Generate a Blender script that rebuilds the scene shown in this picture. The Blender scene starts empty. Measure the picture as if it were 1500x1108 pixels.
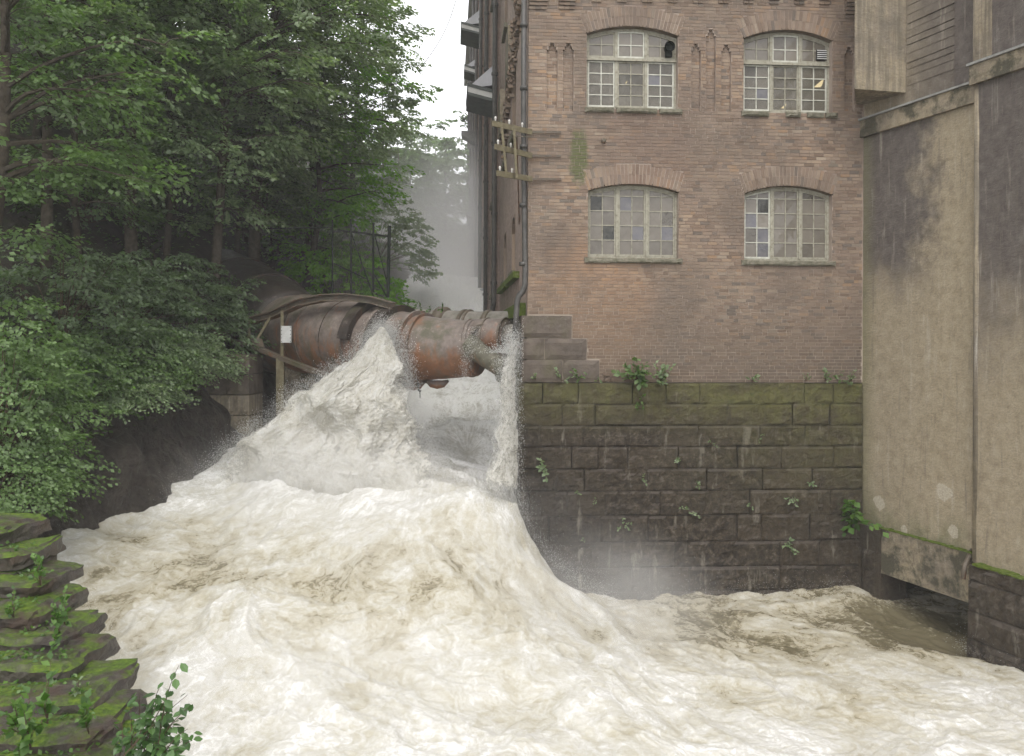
import bpy, math, random
import numpy as np
from mathutils import Vector, Matrix

random.seed(7)
RNG = np.random.default_rng(7)
SC = bpy.context.scene
COL = SC.collection

# ------------------------------------------------------------------ camera
H = 5.6                      # eye height over the pool at the foot of the wall
FPX, CX, CY = 1280.0, 750.0, 502.0
ROLL = 0.0045
cam_d = bpy.data.cameras.new('camera')
cam = bpy.data.objects.new('camera', cam_d)
COL.objects.link(cam)
cam_d.sensor_width = 36.0
cam_d.lens = 36.0 * FPX / 1500.0
cam_d.shift_y = -(554 - CY) / 1500.0
cam_d.clip_start = 0.1
cam_d.clip_end = 2000.0
c_, s_ = math.cos(ROLL), math.sin(ROLL)
RIGHT, UP, FWD = Vector((c_, 0, s_)), Vector((-s_, 0, c_)), Vector((0, 1, 0))
cam.matrix_world = Matrix(((c_, -s_, 0, 0), (0, 0, -1, 0), (s_, c_, 0, H), (0, 0, 0, 1)))
SC.camera = cam

# ------------------------------------------------------------------ sky, sun, exposure
SUN_EL, SUN_AZ = math.radians(55), math.radians(-177)     # azimuth clockwise from +Y
w = bpy.data.worlds.new('World'); SC.world = w; w.use_nodes = True
nt = w.node_tree; nt.nodes.clear()
out = nt.nodes.new('ShaderNodeOutputWorld'); bg = nt.nodes.new('ShaderNodeBackground')
sky = nt.nodes.new('ShaderNodeTexSky'); sky.sky_type = 'NISHITA'; sky.sun_disc = False
sky.sun_elevation = SUN_EL; sky.sun_rotation = SUN_AZ; sky.dust_density = 6.0; sky.air_density = 1.0
cl = nt.nodes.new('ShaderNodeTexNoise'); cl.inputs['Scale'].default_value = 1.4; cl.inputs['Detail'].default_value = 4
crw = nt.nodes.new('ShaderNodeValToRGB')
crw.color_ramp.elements[0].position = 0.3; crw.color_ramp.elements[0].color = (8.0, 8.05, 8.4, 1)
crw.color_ramp.elements[1].position = 0.7; crw.color_ramp.elements[1].color = (9.8, 9.75, 9.9, 1)
mxw = nt.nodes.new('ShaderNodeMixRGB'); mxw.inputs[0].default_value = 0.88
tcw = nt.nodes.new('ShaderNodeTexCoord')
nt.links.new(tcw.outputs['Generated'], cl.inputs['Vector'])
nt.links.new(cl.outputs['Fac'], crw.inputs[0])
nt.links.new(sky.outputs[0], mxw.inputs[1]); nt.links.new(crw.outputs[0], mxw.inputs[2])
nt.links.new(mxw.outputs[0], bg.inputs[0]); bg.inputs[1].default_value = 0.145
nt.links.new(bg.outputs[0], out.inputs[0])
sd = bpy.data.lights.new('sun', 'SUN'); sd.energy = 1.15; sd.angle = math.radians(40); sd.color = (1.0, 0.97, 0.92)
sun = bpy.data.objects.new('sun', sd); COL.objects.link(sun)
sv = Vector((math.sin(SUN_AZ) * math.cos(SUN_EL), math.cos(SUN_AZ) * math.cos(SUN_EL), math.sin(SUN_EL)))
sun.rotation_euler = sv.to_track_quat('Z', 'Y').to_euler(); sun.location = (0, 0, 40)
SC.view_settings.view_transform = 'Standard'; SC.view_settings.look = 'None'
SC.view_settings.gamma = 1.0; SC.view_settings.use_curve_mapping = False
SC.view_settings.exposure = 0.62
SC.cycles.use_denoising = True
SC.cycles.max_bounces = 7; SC.cycles.diffuse_bounces = 4; SC.cycles.glossy_bounces = 3
SC.cycles.transparent_max_bounces = 16; SC.cycles.volume_bounces = 4
SC.cycles.volume_step_rate = 2.0; SC.cycles.volume_max_steps = 96
SC.cycles.use_adaptive_sampling = True; SC.cycles.adaptive_threshold = 0.02

# ------------------------------------------------------------------ geometry helpers
def ray(px, py):
    return FWD + RIGHT * ((px - CX) / FPX) + UP * ((CY - py) / FPX)
def at(px, py, D):
    r = ray(px, py); return Vector((r.x * D, D, H + r.z * D))

A = math.radians(4.1)
UV_, NV_ = Vector((math.cos(A), math.sin(A), 0)), Vector((math.sin(A), -math.cos(A), 0))
F0 = Vector((at(772, CY, 19.4).x, 19.4, 0))
def fw(u, w_, z): return F0 + UV_ * u + NV_ * w_ + Vector((0, 0, z))
def fac(px, py, off=0.0):
    r = ray(px, py); o = F0 + NV_ * off
    t = (o - Vector((0, 0, H))).dot(NV_) / r.dot(NV_)
    p = Vector((0, 0, H)) + r * t
    return (p - F0).dot(UV_), p.z
# side wall of the mill: runs away from the corner
def sw(t, w_, z): return F0 - NV_ * t - UV_ * w_ + Vector((0, 0, z))     # w_ = outwards (to the river)

def fbm(p, octaves=4, seed=0, gain=0.5, lac=2.0):
    """value noise, p (N,3) -> (N,) about -1..1"""
    p = np.asarray(p, dtype=np.float64); tot = np.zeros(len(p)); amp = 1.0; norm = 0
    for o in range(octaves):
        q = p * (lac ** o) + 17.3 * o + seed * 3.7
        i = np.floor(q).astype(np.int64); f = q - i; f = f * f * (3 - 2 * f)
        def h(dx, dy, dz):
            n = (i[:, 0] + dx) * 374761393 + (i[:, 1] + dy) * 668265263 + (i[:, 2] + dz) * 2147483647 + seed * 1013
            n = (n ^ (n >> 13)) * 1274126177
            n = n & 0x7fffffff
            n = (n ^ (n >> 16)) & 0xffff
            return n / 32767.5 - 1
        x0 = h(0,0,0)*(1-f[:,0])+h(1,0,0)*f[:,0]; x1 = h(0,1,0)*(1-f[:,0])+h(1,1,0)*f[:,0]
        x2 = h(0,0,1)*(1-f[:,0])+h(1,0,1)*f[:,0]; x3 = h(0,1,1)*(1-f[:,0])+h(1,1,1)*f[:,0]
        y0 = x0*(1-f[:,1])+x1*f[:,1]; y1 = x2*(1-f[:,1])+x3*f[:,1]
        tot += amp * (y0*(1-f[:,2])+y1*f[:,2]); norm += amp; amp *= gain
    return tot / norm

class MB:
    def __init__(s): s.v = []; s.f = []; s.smooth = False; s.attr = None
    def quad(s, a, b, c, d):
        n = len(s.v); s.v += [tuple(a), tuple(b), tuple(c), tuple(d)]; s.f.append((n, n+1, n+2, n+3)); return s
    def hexa(s, p):          # 8 points: bottom 4 then top 4 (ccw)
        n = len(s.v); s.v += [tuple(q) for q in p]
        for f in ((0,3,2,1),(4,5,6,7),(0,1,5,4),(1,2,6,5),(2,3,7,6),(3,0,4,7)): s.f.append(tuple(n+i for i in f))
        return s
    def boxf(s, fr, a0, a1, b0, b1, c0, c1):    # axis box in a frame function fr(a,b,c)
        return s.hexa([fr(a0,b0,c0),fr(a1,b0,c0),fr(a1,b1,c0),fr(a0,b1,c0),fr(a0,b0,c1),fr(a1,b0,c1),fr(a1,b1,c1),fr(a0,b1,c1)])
    def bar(s, p, q, wx, wz=None, up=Vector((0,0,1))):
        p, q = Vector(p), Vector(q); wz = wz or wx; d = (q-p).normalized()
        x = d.cross(up)
        if x.length < 1e-4: x = d.cross(Vector((1,0,0)))
        x.normalize(); y = x.cross(d)
        x *= wx/2; y *= wz/2
        return s.hexa([p-x-y,p+x-y,p+x+y,p-x+y,q-x-y,q+x-y,q+x+y,q-x+y])
    def tube(s, pts, rad, n=8, cap=True, squash=1.0):
        pts = [Vector(p) for p in pts]
        if not hasattr(rad, '__len__'): rad = [rad]*len(pts)
        b = len(s.v); ref = None
        for i, p in enumerate(pts):
            d = (pts[min(i+1,len(pts)-1)] - pts[max(i-1,0)]).normalized()
            if ref is None:
                ref = d.orthogonal().normalized()
                if abs(d.z) < .9: ref = (Vector((0,0,1)) - d*d.z).normalized()
            x = (ref - d*ref.dot(d)).normalized(); ref = x; y = d.cross(x)
            for k in range(n):
                a = 2*math.pi*k/n; s.v.append(tuple(p + x*math.cos(a)*rad[i] + y*math.sin(a)*rad[i]))
        for i in range(len(pts)-1):
            for k in range(n):
                k2 = (k+1) % n
                s.f.append((b+i*n+k, b+i*n+k2, b+(i+1)*n+k2, b+(i+1)*n+k))
        if cap:
            s.f.append(tuple(b+k for k in range(n))[::-1]); m = b+(len(pts)-1)*n; s.f.append(tuple(m+k for k in range(n)))
        return s
    def grid(s, P, nx, ny):    # P: (ny*nx) points row-major
        b = len(s.v); s.v += [tuple(q) for q in P]
        for j in range(ny-1):
            for i in range(nx-1):
                a = b+j*nx+i; s.f.append((a, a+1, a+1+nx, a+nx))
        return s
    def build(s, name, mat, parent=None, smooth=None, **props):
        base = Vector((0,0,0))
        q = parent
        while q is not None: base += q.location; q = q.parent
        me = bpy.data.meshes.new(name)
        if base.length: v = [(a-base.x, b-base.y, c-base.z) for a,b,c in s.v]
        else: v = s.v
        me.from_pydata(v, [], s.f); me.update()
        return link(name, me, mat, parent, s.smooth if smooth is None else smooth, **props)

def link(name, me, mat, parent=None, smooth=False, **props):
    o = bpy.data.objects.new(name, me); COL.objects.link(o); o.parent = parent
    if mat is not None and len(me.materials) == 0: me.materials.append(mat)
    if smooth: me.polygons.foreach_set('use_smooth', np.ones(len(me.polygons), dtype=bool))
    for k, v in props.items(): o[k] = v
    return o

def np_mesh(name, V, Q, mat, parent=None, smooth=False, attrs=None, **props):
    """V (n,3), Q (m,k) faces of k corners"""
    base = Vector((0,0,0)); q = parent
    while q is not None: base += q.location; q = q.parent
    V = np.asarray(V, dtype=np.float32) - np.array(base, dtype=np.float32); Q = np.asarray(Q, dtype=np.int32)
    me = bpy.data.meshes.new(name); m, k = Q.shape
    me.vertices.add(len(V)); me.vertices.foreach_set('co', V.ravel())
    me.loops.add(m*k); me.loops.foreach_set('vertex_index', Q.ravel())
    me.polygons.add(m); me.polygons.foreach_set('loop_start', np.arange(0, m*k, k, dtype=np.int32))
    me.update(calc_edges=True)
    for an, av in (attrs or {}).items():
        a = me.attributes.new(an, 'FLOAT', 'POINT'); a.data.foreach_set('value', np.asarray(av, dtype=np.float32))
    return link(name, me, mat, parent, smooth, **props)

def thing(name, label, cat, loc=(0,0,0), group=None, **props):
    o = bpy.data.objects.new(name, None); COL.objects.link(o); o.location = loc; o.empty_display_size = .2
    o['label'] = label; o['category'] = cat
    if group: o['group'] = group
    for k, v in props.items(): o[k] = v
    return o
def tag(o, label, cat, group=None):
    o['label'] = label; o['category'] = cat
    if group: o['group'] = group
    return o

# ------------------------------------------------------------------ materials
class N:
    def __init__(s, name):
        s.m = bpy.data.materials.new(name); s.m.use_nodes = True; s.t = s.m.node_tree; s.t.nodes.clear()
        s.o = s.n('ShaderNodeOutputMaterial'); s.b = s.n('ShaderNodeBsdfPrincipled'); s.l(s.b.outputs[0], s.o.inputs[0])
    def n(s, t, **kw):
        x = s.t.nodes.new(t)
        for k, v in kw.items(): setattr(x, k, v)
        return x
    def l(s, a, b): s.t.links.new(a, b)
    def pos(s, scale=(1,1,1)):
        g = s.n('ShaderNodeNewGeometry'); m = s.n('ShaderNodeMapping'); m.inputs['Scale'].default_value = scale
        s.l(g.outputs['Position'], m.inputs[0]); return m.outputs[0]
    def noise(s, scale, detail=4, rough=.55, vec=None, dist=0.0):
        x = s.n('ShaderNodeTexNoise'); x.inputs['Scale'].default_value = scale; x.inputs['Detail'].default_value = detail
        x.inputs['Roughness'].default_value = rough; x.inputs['Distortion'].default_value = dist
        s.l(vec if vec is not None else s.pos(), x.inputs['Vector']); return x.outputs['Fac']
    def ramp(s, f, stops, interp='LINEAR'):
        x = s.n('ShaderNodeValToRGB'); r = x.color_ramp; r.interpolation = interp
        while len(r.elements) < len(stops): r.elements.new(.5)
        for e, (p, c) in zip(r.elements, stops):
            e.position = p; e.color = (c, c, c, 1) if not hasattr(c, '__len__') else (*c, 1)
        s.l(f, x.inputs[0]); return x.outputs[0]
    def mix(s, f, a, b, mode='MIX'):
        x = s.n('ShaderNodeMixRGB'); x.blend_type = mode
        for i, q in enumerate((f, a, b)):
            if isinstance(q, (int, float)): x.inputs[i].default_value = q if i == 0 else (q, q, q, 1)
            elif isinstance(q, tuple): x.inputs[i].default_value = (*q, 1)
            else: s.l(q, x.inputs[i])
        return x.outputs[0]
    def math(s, op, a, b=0.0, c=None, clamp=False):
        x = s.n('ShaderNodeMath'); x.operation = op; x.use_clamp = clamp
        for i, q in enumerate((a, b) if c is None else (a, b, c)):
            if isinstance(q, (int, float)): x.inputs[i].default_value = q
            else: s.l(q, x.inputs[i])
        return x.outputs[0]
    def mr(s, v, a, b, c=0.0, d=1.0, smooth=True):
        x = s.n('ShaderNodeMapRange'); x.interpolation_type = 'SMOOTHSTEP' if smooth else 'LINEAR'
        s.l(v, x.inputs[0])
        for i, q in enumerate((a, b, c, d)): x.inputs[i+1].default_value = q
        return x.outputs[0]
    def xyz(s, vec=None):
        x = s.n('ShaderNodeSeparateXYZ'); s.l(vec if vec is not None else s.pos(), x.inputs[0]); return x.outputs
    def bump(s, h, strength=.5, dist=.02):
        x = s.n('ShaderNodeBump'); x.inputs['Strength'].default_value = strength; x.inputs['Distance'].default_value = dist
        s.l(h, x.inputs['Height']); s.l(x.outputs[0], s.b.inputs['Normal']); return x
    def set(s, color=None, rough=.8, spec=.3, metal=0.0):
        if color is not None:
            if isinstance(color, tuple): s.b.inputs['Base Color'].default_value = (*color, 1)
            else: s.l(color, s.b.inputs['Base Color'])
        if isinstance(rough, (int, float)): s.b.inputs['Roughness'].default_value = rough
        else: s.l(rough, s.b.inputs['Roughness'])
        s.b.inputs['Specular IOR Level'].default_value = spec; s.b.inputs['Metallic'].default_value = metal
        return s.m
    def spot(s, c, r, ns=3.0, na=.5, scale=(1,1,1), soft=.4):
        """1 inside an uneven patch about world point c, 0 outside"""
        v = s.n('ShaderNodeVectorMath', operation='SUBTRACT'); s.l(s.pos(), v.inputs[0]); v.inputs[1].default_value = tuple(c)
        m = s.n('ShaderNodeVectorMath', operation='MULTIPLY'); s.l(v.outputs[0], m.inputs[0]); m.inputs[1].default_value = scale
        le = s.n('ShaderNodeVectorMath', operation='LENGTH'); s.l(m.outputs[0], le.inputs[0])
        d = s.math('ADD', le.outputs['Value'], s.math('MULTIPLY', s.math('SUBTRACT', s.noise(ns, 6, .6), .5), na*r*2))
        return s.mr(d, r*(1-soft), r*(1+soft), 1.0, 0.0)

M = {}
def simple(name, c1, c2, scale=6, rough=.8, spec=.3, metal=0., bump=.3, bd=.01, bscale=40, detail=5):
    k = N(name); f = k.noise(scale, detail, .6)
    col = k.ramp(f, [(.3, c1), (.7, c2)]); k.bump(k.noise(bscale, 5, .65), bump, bd)
    M[name] = k.set(col, rough, spec, metal); return M[name]

# brick ------------------------------------------------------------
def brick_mat():
    k = N('brick')
    g = k.n('ShaderNodeNewGeometry'); oi = k.n('ShaderNodeObjectInfo')
    r = k.math('FRACT', k.math('ADD', g.outputs['Random Per Island'], k.math('MULTIPLY', oi.outputs['Random'], 7.31)))
    base = k.ramp(r, [(0,(.16,.112,.08)),(.14,(.25,.172,.125)),(.34,(.32,.24,.178)),(.55,(.235,.17,.13)),(.74,(.36,.275,.205)),(.84,(.35,.22,.13)),(.90,(.20,.16,.135)),(.97,(.12,.105,.09)),(1,(.42,.335,.255))])
    x, y, z = k.xyz()
    big = k.noise(.55, 5, .6); mid = k.noise(2.3, 5, .6)
    # soot and damp: greyer and browner patches
    c = k.mix(k.ramp(big, [(.40, 0.0), (.62, .8)]), base, (.155, .122, .098))
    c = k.mix(k.ramp(mid, [(.5, 0.0), (.75, .4)]), c, (.30, .23, .19))
    # orange wash beside the lower left window
    c = k.mix(k.math('MULTIPLY', k.spot(fw(1.55, 0, 6.35), 1.25, 1.5, .6, (1,1,.75)), .4), c, (.40, .23, .13))
    # dark weathering near the foot
    foot = k.mr(k.math('ADD', z, k.math('MULTIPLY', big, 2.4)), 5.6, 8.8, .8, 0.0)
    c = k.mix(foot, c, (.10, .076, .058))
    # brown streaks under the upper window
    c = k.mix(k.math('MULTIPLY', k.spot(fw(2.75, 0, 9.9), .95, 3.0, .9, (1,1,.55)), .45), c, (.18, .12, .095))
    c = k.mix(k.spot(fw(1.14, 0, 9.75), .30, 6.0, .9, (1.5,1,.52), .35), c, (.10, .115, .045))
    fine = k.noise(55, 4, .7)
    c = k.mix(k.ramp(fine, [(.35, .35), (.65, 0.0)]), c, (.16, .12, .10))
    c = k.mix(k.ramp(k.noise(.9, 6, .65, vec=k.pos((1.3,1,.6))), [(.54, 0.0), (.66, .45)]), c, (.115, .095, .080))
    c = k.mix(1.0, c, (.965, .98, .955), 'MULTIPLY')
    k.bump(k.noise(70, 5, .7), .55, .006)
    return k.set(c, .88, .2)
M['brick'] = brick_mat()
def mortar_mat():
    k = N('mortar'); big = k.noise(.8, 5, .6); x, y, z = k.xyz()
    c = k.ramp(big, [(.35, (.40,.33,.27)), (.65, (.22,.17,.14))])
    c = k.mix(k.mr(k.math('ADD', z, k.math('MULTIPLY', big, 1.2)), 5.9, 8.2, .65, 0.0), c, (.40,.345,.28))
    k.bump(k.noise(60, 4), .4, .01); return k.set(c, .95, .1)
M['mortar'] = mortar_mat()

def stone_mat(name, moss=True):
    k = N(name); oi = k.n('ShaderNodeObjectInfo'); x, y, z = k.xyz()
    big = k.noise(1.1, 6, .62); mid = k.noise(7, 6, .7, dist=.6)
    c = k.ramp(mid, [(.32, (.010,.007,.005)), (.46, (.042,.031,.020)), (.58, (.094,.072,.048)), (.72, (.26,.22,.18))])
    c = k.mix(k.math('MULTIPLY', k.ramp(oi.outputs['Random'], [(0,0.0),(1,1.0)]), .55), c, (.10,.075,.045))
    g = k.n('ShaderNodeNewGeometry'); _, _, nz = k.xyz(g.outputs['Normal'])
    c = k.mix(k.math('MULTIPLY', k.mr(k.math('ADD', nz, k.math('MULTIPLY', mid, .5)), .4, .8, 0, .4), 1.0), c, (.22,.19,.17))  # wet highlight on upward edges put into the colour, along with lime sediment
    c = k.mix(k.math('MULTIPLY', k.mr(k.math('ADD', k.math('ADD', x, k.math('MULTIPLY', z, .8)), k.math('MULTIPLY', big, 3)), 3.5, 6.5, 1, 0), .55), c, (.030,.024,.018))
    c = k.mix(k.ramp(big, [(.45,0.0),(.7,.4)]), c, (.10,.085,.06))
    vs = k.noise(3.2, 5, .6, vec=k.pos((1.6, 1.6, .22)))
    c = k.mix(k.ramp(vs, [(.60, 0.0), (.70, .7)]), c, (.34,.31,.25))       # lime streaks
    if moss:
        top = k.math('ADD', k.mr(z, 3.4, 4.6, 0, 1), k.math('MULTIPLY', k.math('MULTIPLY', k.mr(x, 2.5, 8, 0, 1), k.mr(z, 1.2, 3.6, 0, 1)), .6))
        mm = k.math('MULTIPLY', top, k.ramp(k.noise(2.0, 7, .7), [(.30, 0.15), (.56, 1.2)]))
        mc = k.ramp(k.noise(5, 5), [(.3, (.115,.105,.042)), (.6, (.18,.175,.062)), (.8,(.085,.115,.03))])
        c = k.mix(k.math('MULTIPLY', mm, .72, clamp=True), c, mc)
    wet = k.ramp(k.noise(9, 5, .7), [(.35, .32), (.65, .62)])
    k.bump(k.noise(12, 9, .78, dist=.5), 1.0, .16)
    return k.set(c, wet, .5)
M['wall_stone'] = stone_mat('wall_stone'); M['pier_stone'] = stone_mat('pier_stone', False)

def quoin_mat():
    k = N('quoin_stone'); f = k.noise(3, 7, .65)
    c = k.ramp(f, [(.3, (.062,.050,.040)), (.7, (.145,.118,.095))])
    c = k.mix(k.ramp(k.noise(1.6, 5), [(.5, 0.0), (.7, .6)]), c, (.105,.10,.05))
    k.bump(k.noise(14, 8, .7), .8, .03); return k.set(c, .75, .3)
M['quoin'] = quoin_mat()

def concrete_mat(name, dark=.5):
    k = N(name); uv = k.n('ShaderNodeUVMap'); u, v, _ = k.xyz(uv.outputs[0])
    n1 = k.noise(1.1, 7, .65); n2 = k.noise(5, 7, .7); n3 = k.noise(26, 6, .7)
    tan = k.ramp(n2, [(.3, (.26,.213,.138)), (.5, (.35,.293,.198)), (.75, (.42,.36,.255))])
    grey = k.ramp(n2, [(.3, (.075,.063,.056)), (.55, (.125,.108,.096)), (.75, (.18,.162,.142))])
    edge = k.math('ADD', k.math('MULTIPLY', k.math('SUBTRACT', n1, .5), 2.6), k.math('MULTIPLY', k.math('SUBTRACT', n2, .5), .75))
    # u = metres from the far corner, v = height
    if name == 'concrete_wall':
        m1 = k.mr(k.math('ADD', u, edge), 1.35, 2.5, 1, 0)
        m2 = k.mr(k.math('ADD', v, k.math('MULTIPLY', edge, 1.1)), 6.2, 7.8, 0.1, 1)
        msk = k.math('MULTIPLY', m1, m2)
        msk = k.math('MULTIPLY', msk, 1.0)
    elif name == 'concrete_pier':
        msk = k.mr(k.math('ADD', v, k.math('MULTIPLY', edge, 1.3)), 4.6, 7.6, 0.1, 1)
    elif name == 'concrete_upper':
        msk = k.mr(k.math('ADD', u, k.math('MULTIPLY', edge, .5)), 0.3, 2.3, .15, .85)
    else:
        msk = k.ramp(n1, [(.4, .1), (.65, .7)])
    c = k.mix(msk, tan, grey)
    st = k.noise(4.0, 6, .65, vec=k.pos((1.7, 1.7, .16)))
    c = k.mix(k.ramp(st, [(.58, 0.0), (.72, .5)]), c, (.47,.43,.35))
    c = k.mix(k.ramp(st, [(.30, .5), (.42, 0.0)]), c, (.14,.12,.095))
    if name == 'concrete_wall':
        gm = k.math('MULTIPLY', k.mr(v, 1.4, 2.6, 1, 0), k.ramp(n1, [(.45, 0.0), (.6, .7)]))
        c = k.mix(gm, c, (.13,.14,.07))
        c = k.mix(k.math('MULTIPLY', k.mr(u, 0, .5, 1, 0), .6), c, (.17,.165,.085))
        for (uu, vv, rr) in ((.55, 2.06, .17), (2.35, 2.6, .20), (2.6, 1.85, .13), (1.3, 1.62, .1)):
            q = k.n('ShaderNodeVectorMath', operation='DISTANCE'); k.l(uv.outputs[0], q.inputs[0]); q.inputs[1].default_value = (uu, vv, 0)
            d = k.math('ADD', q.outputs['Value'], k.math('MULTIPLY', k.math('SUBTRACT', k.noise(5, 4), .5), rr*1.6))
            c = k.mix(k.math('MULTIPLY', k.mr(d, rr*.9, rr, 1, 0), .7), c, (.50,.45,.36))
    if name == 'concrete_bay':
        sb = k.noise(5.0, 6, .65, vec=k.pos((2.4, 2.4, .10)))
        c = k.mix(k.ramp(sb, [(.40, .65), (.55, 0.0)]), c, (.125,.112,.085))
        c = k.mix(k.ramp(sb, [(.60, 0.0), (.70, .7)]), c, (.46,.43,.37))
    if name == 'concrete_beam':
        gm = k.ramp(k.noise(1.6, 6, .7), [(.46, 0.0), (.58, .9)])
        c = k.mix(gm, c, (.05,.05,.032))
    c = k.mix(k.ramp(n3, [(.35,.35),(.6,0.0)]), c, (.13,.11,.09))
    rel = k.math('ADD', k.math('MULTIPLY', k.noise(9, 8, .7, vec=k.pos((1,1,2.4))), 1.0), k.math('MULTIPLY', n3, .5))
    k.bump(rel, .7, .035); return k.set(c, .85, .25)
for nm in ('concrete_wall', 'concrete_pier', 'concrete_upper', 'concrete_beam', 'concrete_bay'): M[nm] = concrete_mat(nm)

def rust_mat(name, base, dark, rust, amt):
    k = N(name); n1 = k.noise(1.3, 7, .65); n2 = k.noise(6, 7, .7); vs = k.noise(3.0, 6, .65, vec=k.pos((1.8,1.8,.35)))
    c = k.ramp(n2, [(.3, dark), (.7, base)])
    g = k.n('ShaderNodeNewGeometry'); _, _, nz = k.xyz(g.outputs['Normal'])
    under = k.mr(nz, -.9, .5, .25, 0.0)
    c = k.mix(k.ramp(k.math('ADD', vs, under), [(.60-amt, 0.0), (.80-amt, .85)]), c, rust)
    c = k.mix(k.ramp(n1, [(.52, 0.0), (.66, .75)]), c, (.062,.062,.030))
    c = k.mix(k.ramp(k.noise(3, 6, .7), [(.6, 0.0), (.72, .6)]), c, (.30,.25,.22))
    if name == 'rust_pipe':
        for q, r_ in ((at(622,545,21.2),.42),(at(668,535,20.9),.30),(at(612,480,21.5),.22),(at(722,515,20.9),.36),(at(445,530,23.8),.6),(at(600,500,21.5),.25)):
            c = k.mix(k.math('MULTIPLY', k.spot(q, r_, 5, .9, (1,1,.8), .5), .85), c, k.ramp(n2, [(.3, (.10,.05,.027)), (.7, (.25,.11,.05))]))
    k.bump(k.noise(30, 6, .7), .5, .012); return k.set(c, k.ramp(n2, [(.3, .38), (.7, .72)]), .4)
M['rust_pipe'] = rust_mat('rust_pipe', (.22,.18,.155), (.095,.078,.066), (.25,.105,.045), .02)
M['grey_pipe'] = rust_mat('grey_pipe', (.26,.24,.21), (.12,.11,.09), (.25,.11,.045), -.04)
M['dark_pipe'] = rust_mat('dark_pipe', (.055,.043,.036), (.022,.017,.014), (.11,.05,.028), -.02)
M['old_steel'] = rust_mat('old_steel', (.14,.115,.085), (.07,.055,.04), (.17,.075,.035), .0)
simple('black_steel', (.008,.010,.008), (.02,.024,.02), 8, .9, .1)
simple('rail_paint', (.10,.085,.05), (.19,.165,.10), 9, .8)
simple('drain', (.035,.034,.030), (.085,.08,.072), 5, .5, .5)
simple('grey_metal', (.36,.365,.385), (.46,.465,.485), 3, .5, .5, 0, .1)
simple('metal_edge', (.045,.055,.05), (.09,.10,.09), 4, .6)
simple('pale_metal', (.42,.42,.40), (.55,.55,.53), 4, .55)
simple('flashing', (.20,.20,.185), (.33,.33,.31), 6, .6)
M['nozzle'] = rust_mat('nozzle', (.15,.14,.10), (.055,.052,.036), (.16,.08,.04), -.02)
simple('porcelain', (.45,.44,.40), (.62,.60,.55), 9, .3, .6)
def frame_mat():
    k = N('window_paint'); f = k.noise(14, 7, .75)
    c = k.ramp(f, [(.32, (.14,.125,.09)), (.46, (.285,.27,.21)), (.72, (.42,.405,.33))])
    k.bump(k.noise(50, 5), .4, .006); return k.set(c, .75, .3)
M['window_paint'] = frame_mat()
simple('white_paint', (.40,.40,.33), (.60,.60,.53), 14, .7)
simple('sill', (.10,.10,.065), (.23,.21,.165), 12, .9, .2, 0, .8, .03, 25)
simple('reveal', (.10,.085,.06), (.20,.155,.12), 12, .9, .2, 0, .8, .02, 30)
simple('room', (.15,.14,.11), (.22,.205,.16), .8, .9)
simple('bark', (.040,.031,.022), (.105,.088,.066), 9, .9, .2, 0, .9, .03, 22)
simple('twig', (.05,.035,.022), (.11,.075,.045), 9, .8)
simple('dark_hole', (.012,.011,.010), (.02,.018,.015), 2, .9, .1)
simple('cable', (.05,.05,.05), (.08,.08,.08), 4, .7)

def glass_mat(name, c, tr):
    k = N(name); oi = k.n('ShaderNodeObjectInfo')
    v = k.ramp(oi.outputs['Random'], [(0, .45), (.12, .75), (.7, .95), (1, 1.1)])
    col = k.mix(1.0, v, c, 'MULTIPLY')
    col = k.mix(k.ramp(k.noise(7, 6, .7), [(.4, 0.0), (.75, .35)]), col, (.33,.31,.26))
    k.set(col, k.ramp(k.noise(5, 4), [(.3, .04), (.7, .22)]), .6)
    t = k.n('ShaderNodeBsdfTransparent'); m = k.n('ShaderNodeMixShader'); m.inputs[0].default_value = tr
    k.l(k.b.outputs[0], m.inputs[1]); k.l(t.outputs[0], m.inputs[2]); k.l(m.outputs[0], k.o.inputs[0]); return k.m
M['pane_dusty'] = glass_mat('pane_dusty', (.205,.182,.148), .2)
M['pane_clear'] = glass_mat('pane_clear', (.19,.172,.135), .45)
M['pane_violet'] = glass_mat('pane_violet', (.15,.148,.165), .2)
M['pane_dark'] = glass_mat('pane_dark', (.025,.027,.022), .3)

def leaf_mat(name, stops, trans=.35, rough=.45, spec=.5):
    k = N(name); g = k.n('ShaderNodeNewGeometry')
    f = k.math('ADD', k.math('MULTIPLY', g.outputs['Random Per Island'], .55), k.math('MULTIPLY', k.noise(.7, 3), .5))
    if name == 'shrub_leaf':
        oi = k.n('ShaderNodeObjectInfo'); f = oi.outputs['Random']
    c = k.ramp(f, stops)
    k.set(c, rough, spec)
    t = k.n('ShaderNodeBsdfTranslucent'); c2 = k.mix(1.0, c, (1.5, 1.9, .6), 'MULTIPLY'); k.l(c2, t.inputs[0])
    m = k.n('ShaderNodeMixShader'); m.inputs[0].default_value = trans
    k.l(k.b.outputs[0], m.inputs[1]); k.l(t.outputs[0], m.inputs[2]); k.l(m.outputs[0], k.o.inputs[0]); M[name] = k.m
leaf_mat('leaf_dark', [(.15,(.055,.080,.042)),(.5,(.10,.145,.075)),(.85,(.17,.225,.13))])
leaf_mat('leaf_mid', [(.15,(.065,.11,.038)),(.5,(.11,.175,.062)),(.85,(.175,.25,.11))])
leaf_mat('leaf_bright', [(.15,(.09,.19,.025)),(.5,(.14,.28,.035)),(.85,(.21,.36,.06))], .45)
leaf_mat('leaf_silver', [(.15,(.11,.155,.08)),(.5,(.175,.235,.13)),(.85,(.27,.32,.21))])
leaf_mat('shrub_leaf', [(.1,(.035,.075,.02)),(.5,(.055,.12,.03)),(.9,(.09,.17,.05))], .3, .35)

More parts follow.
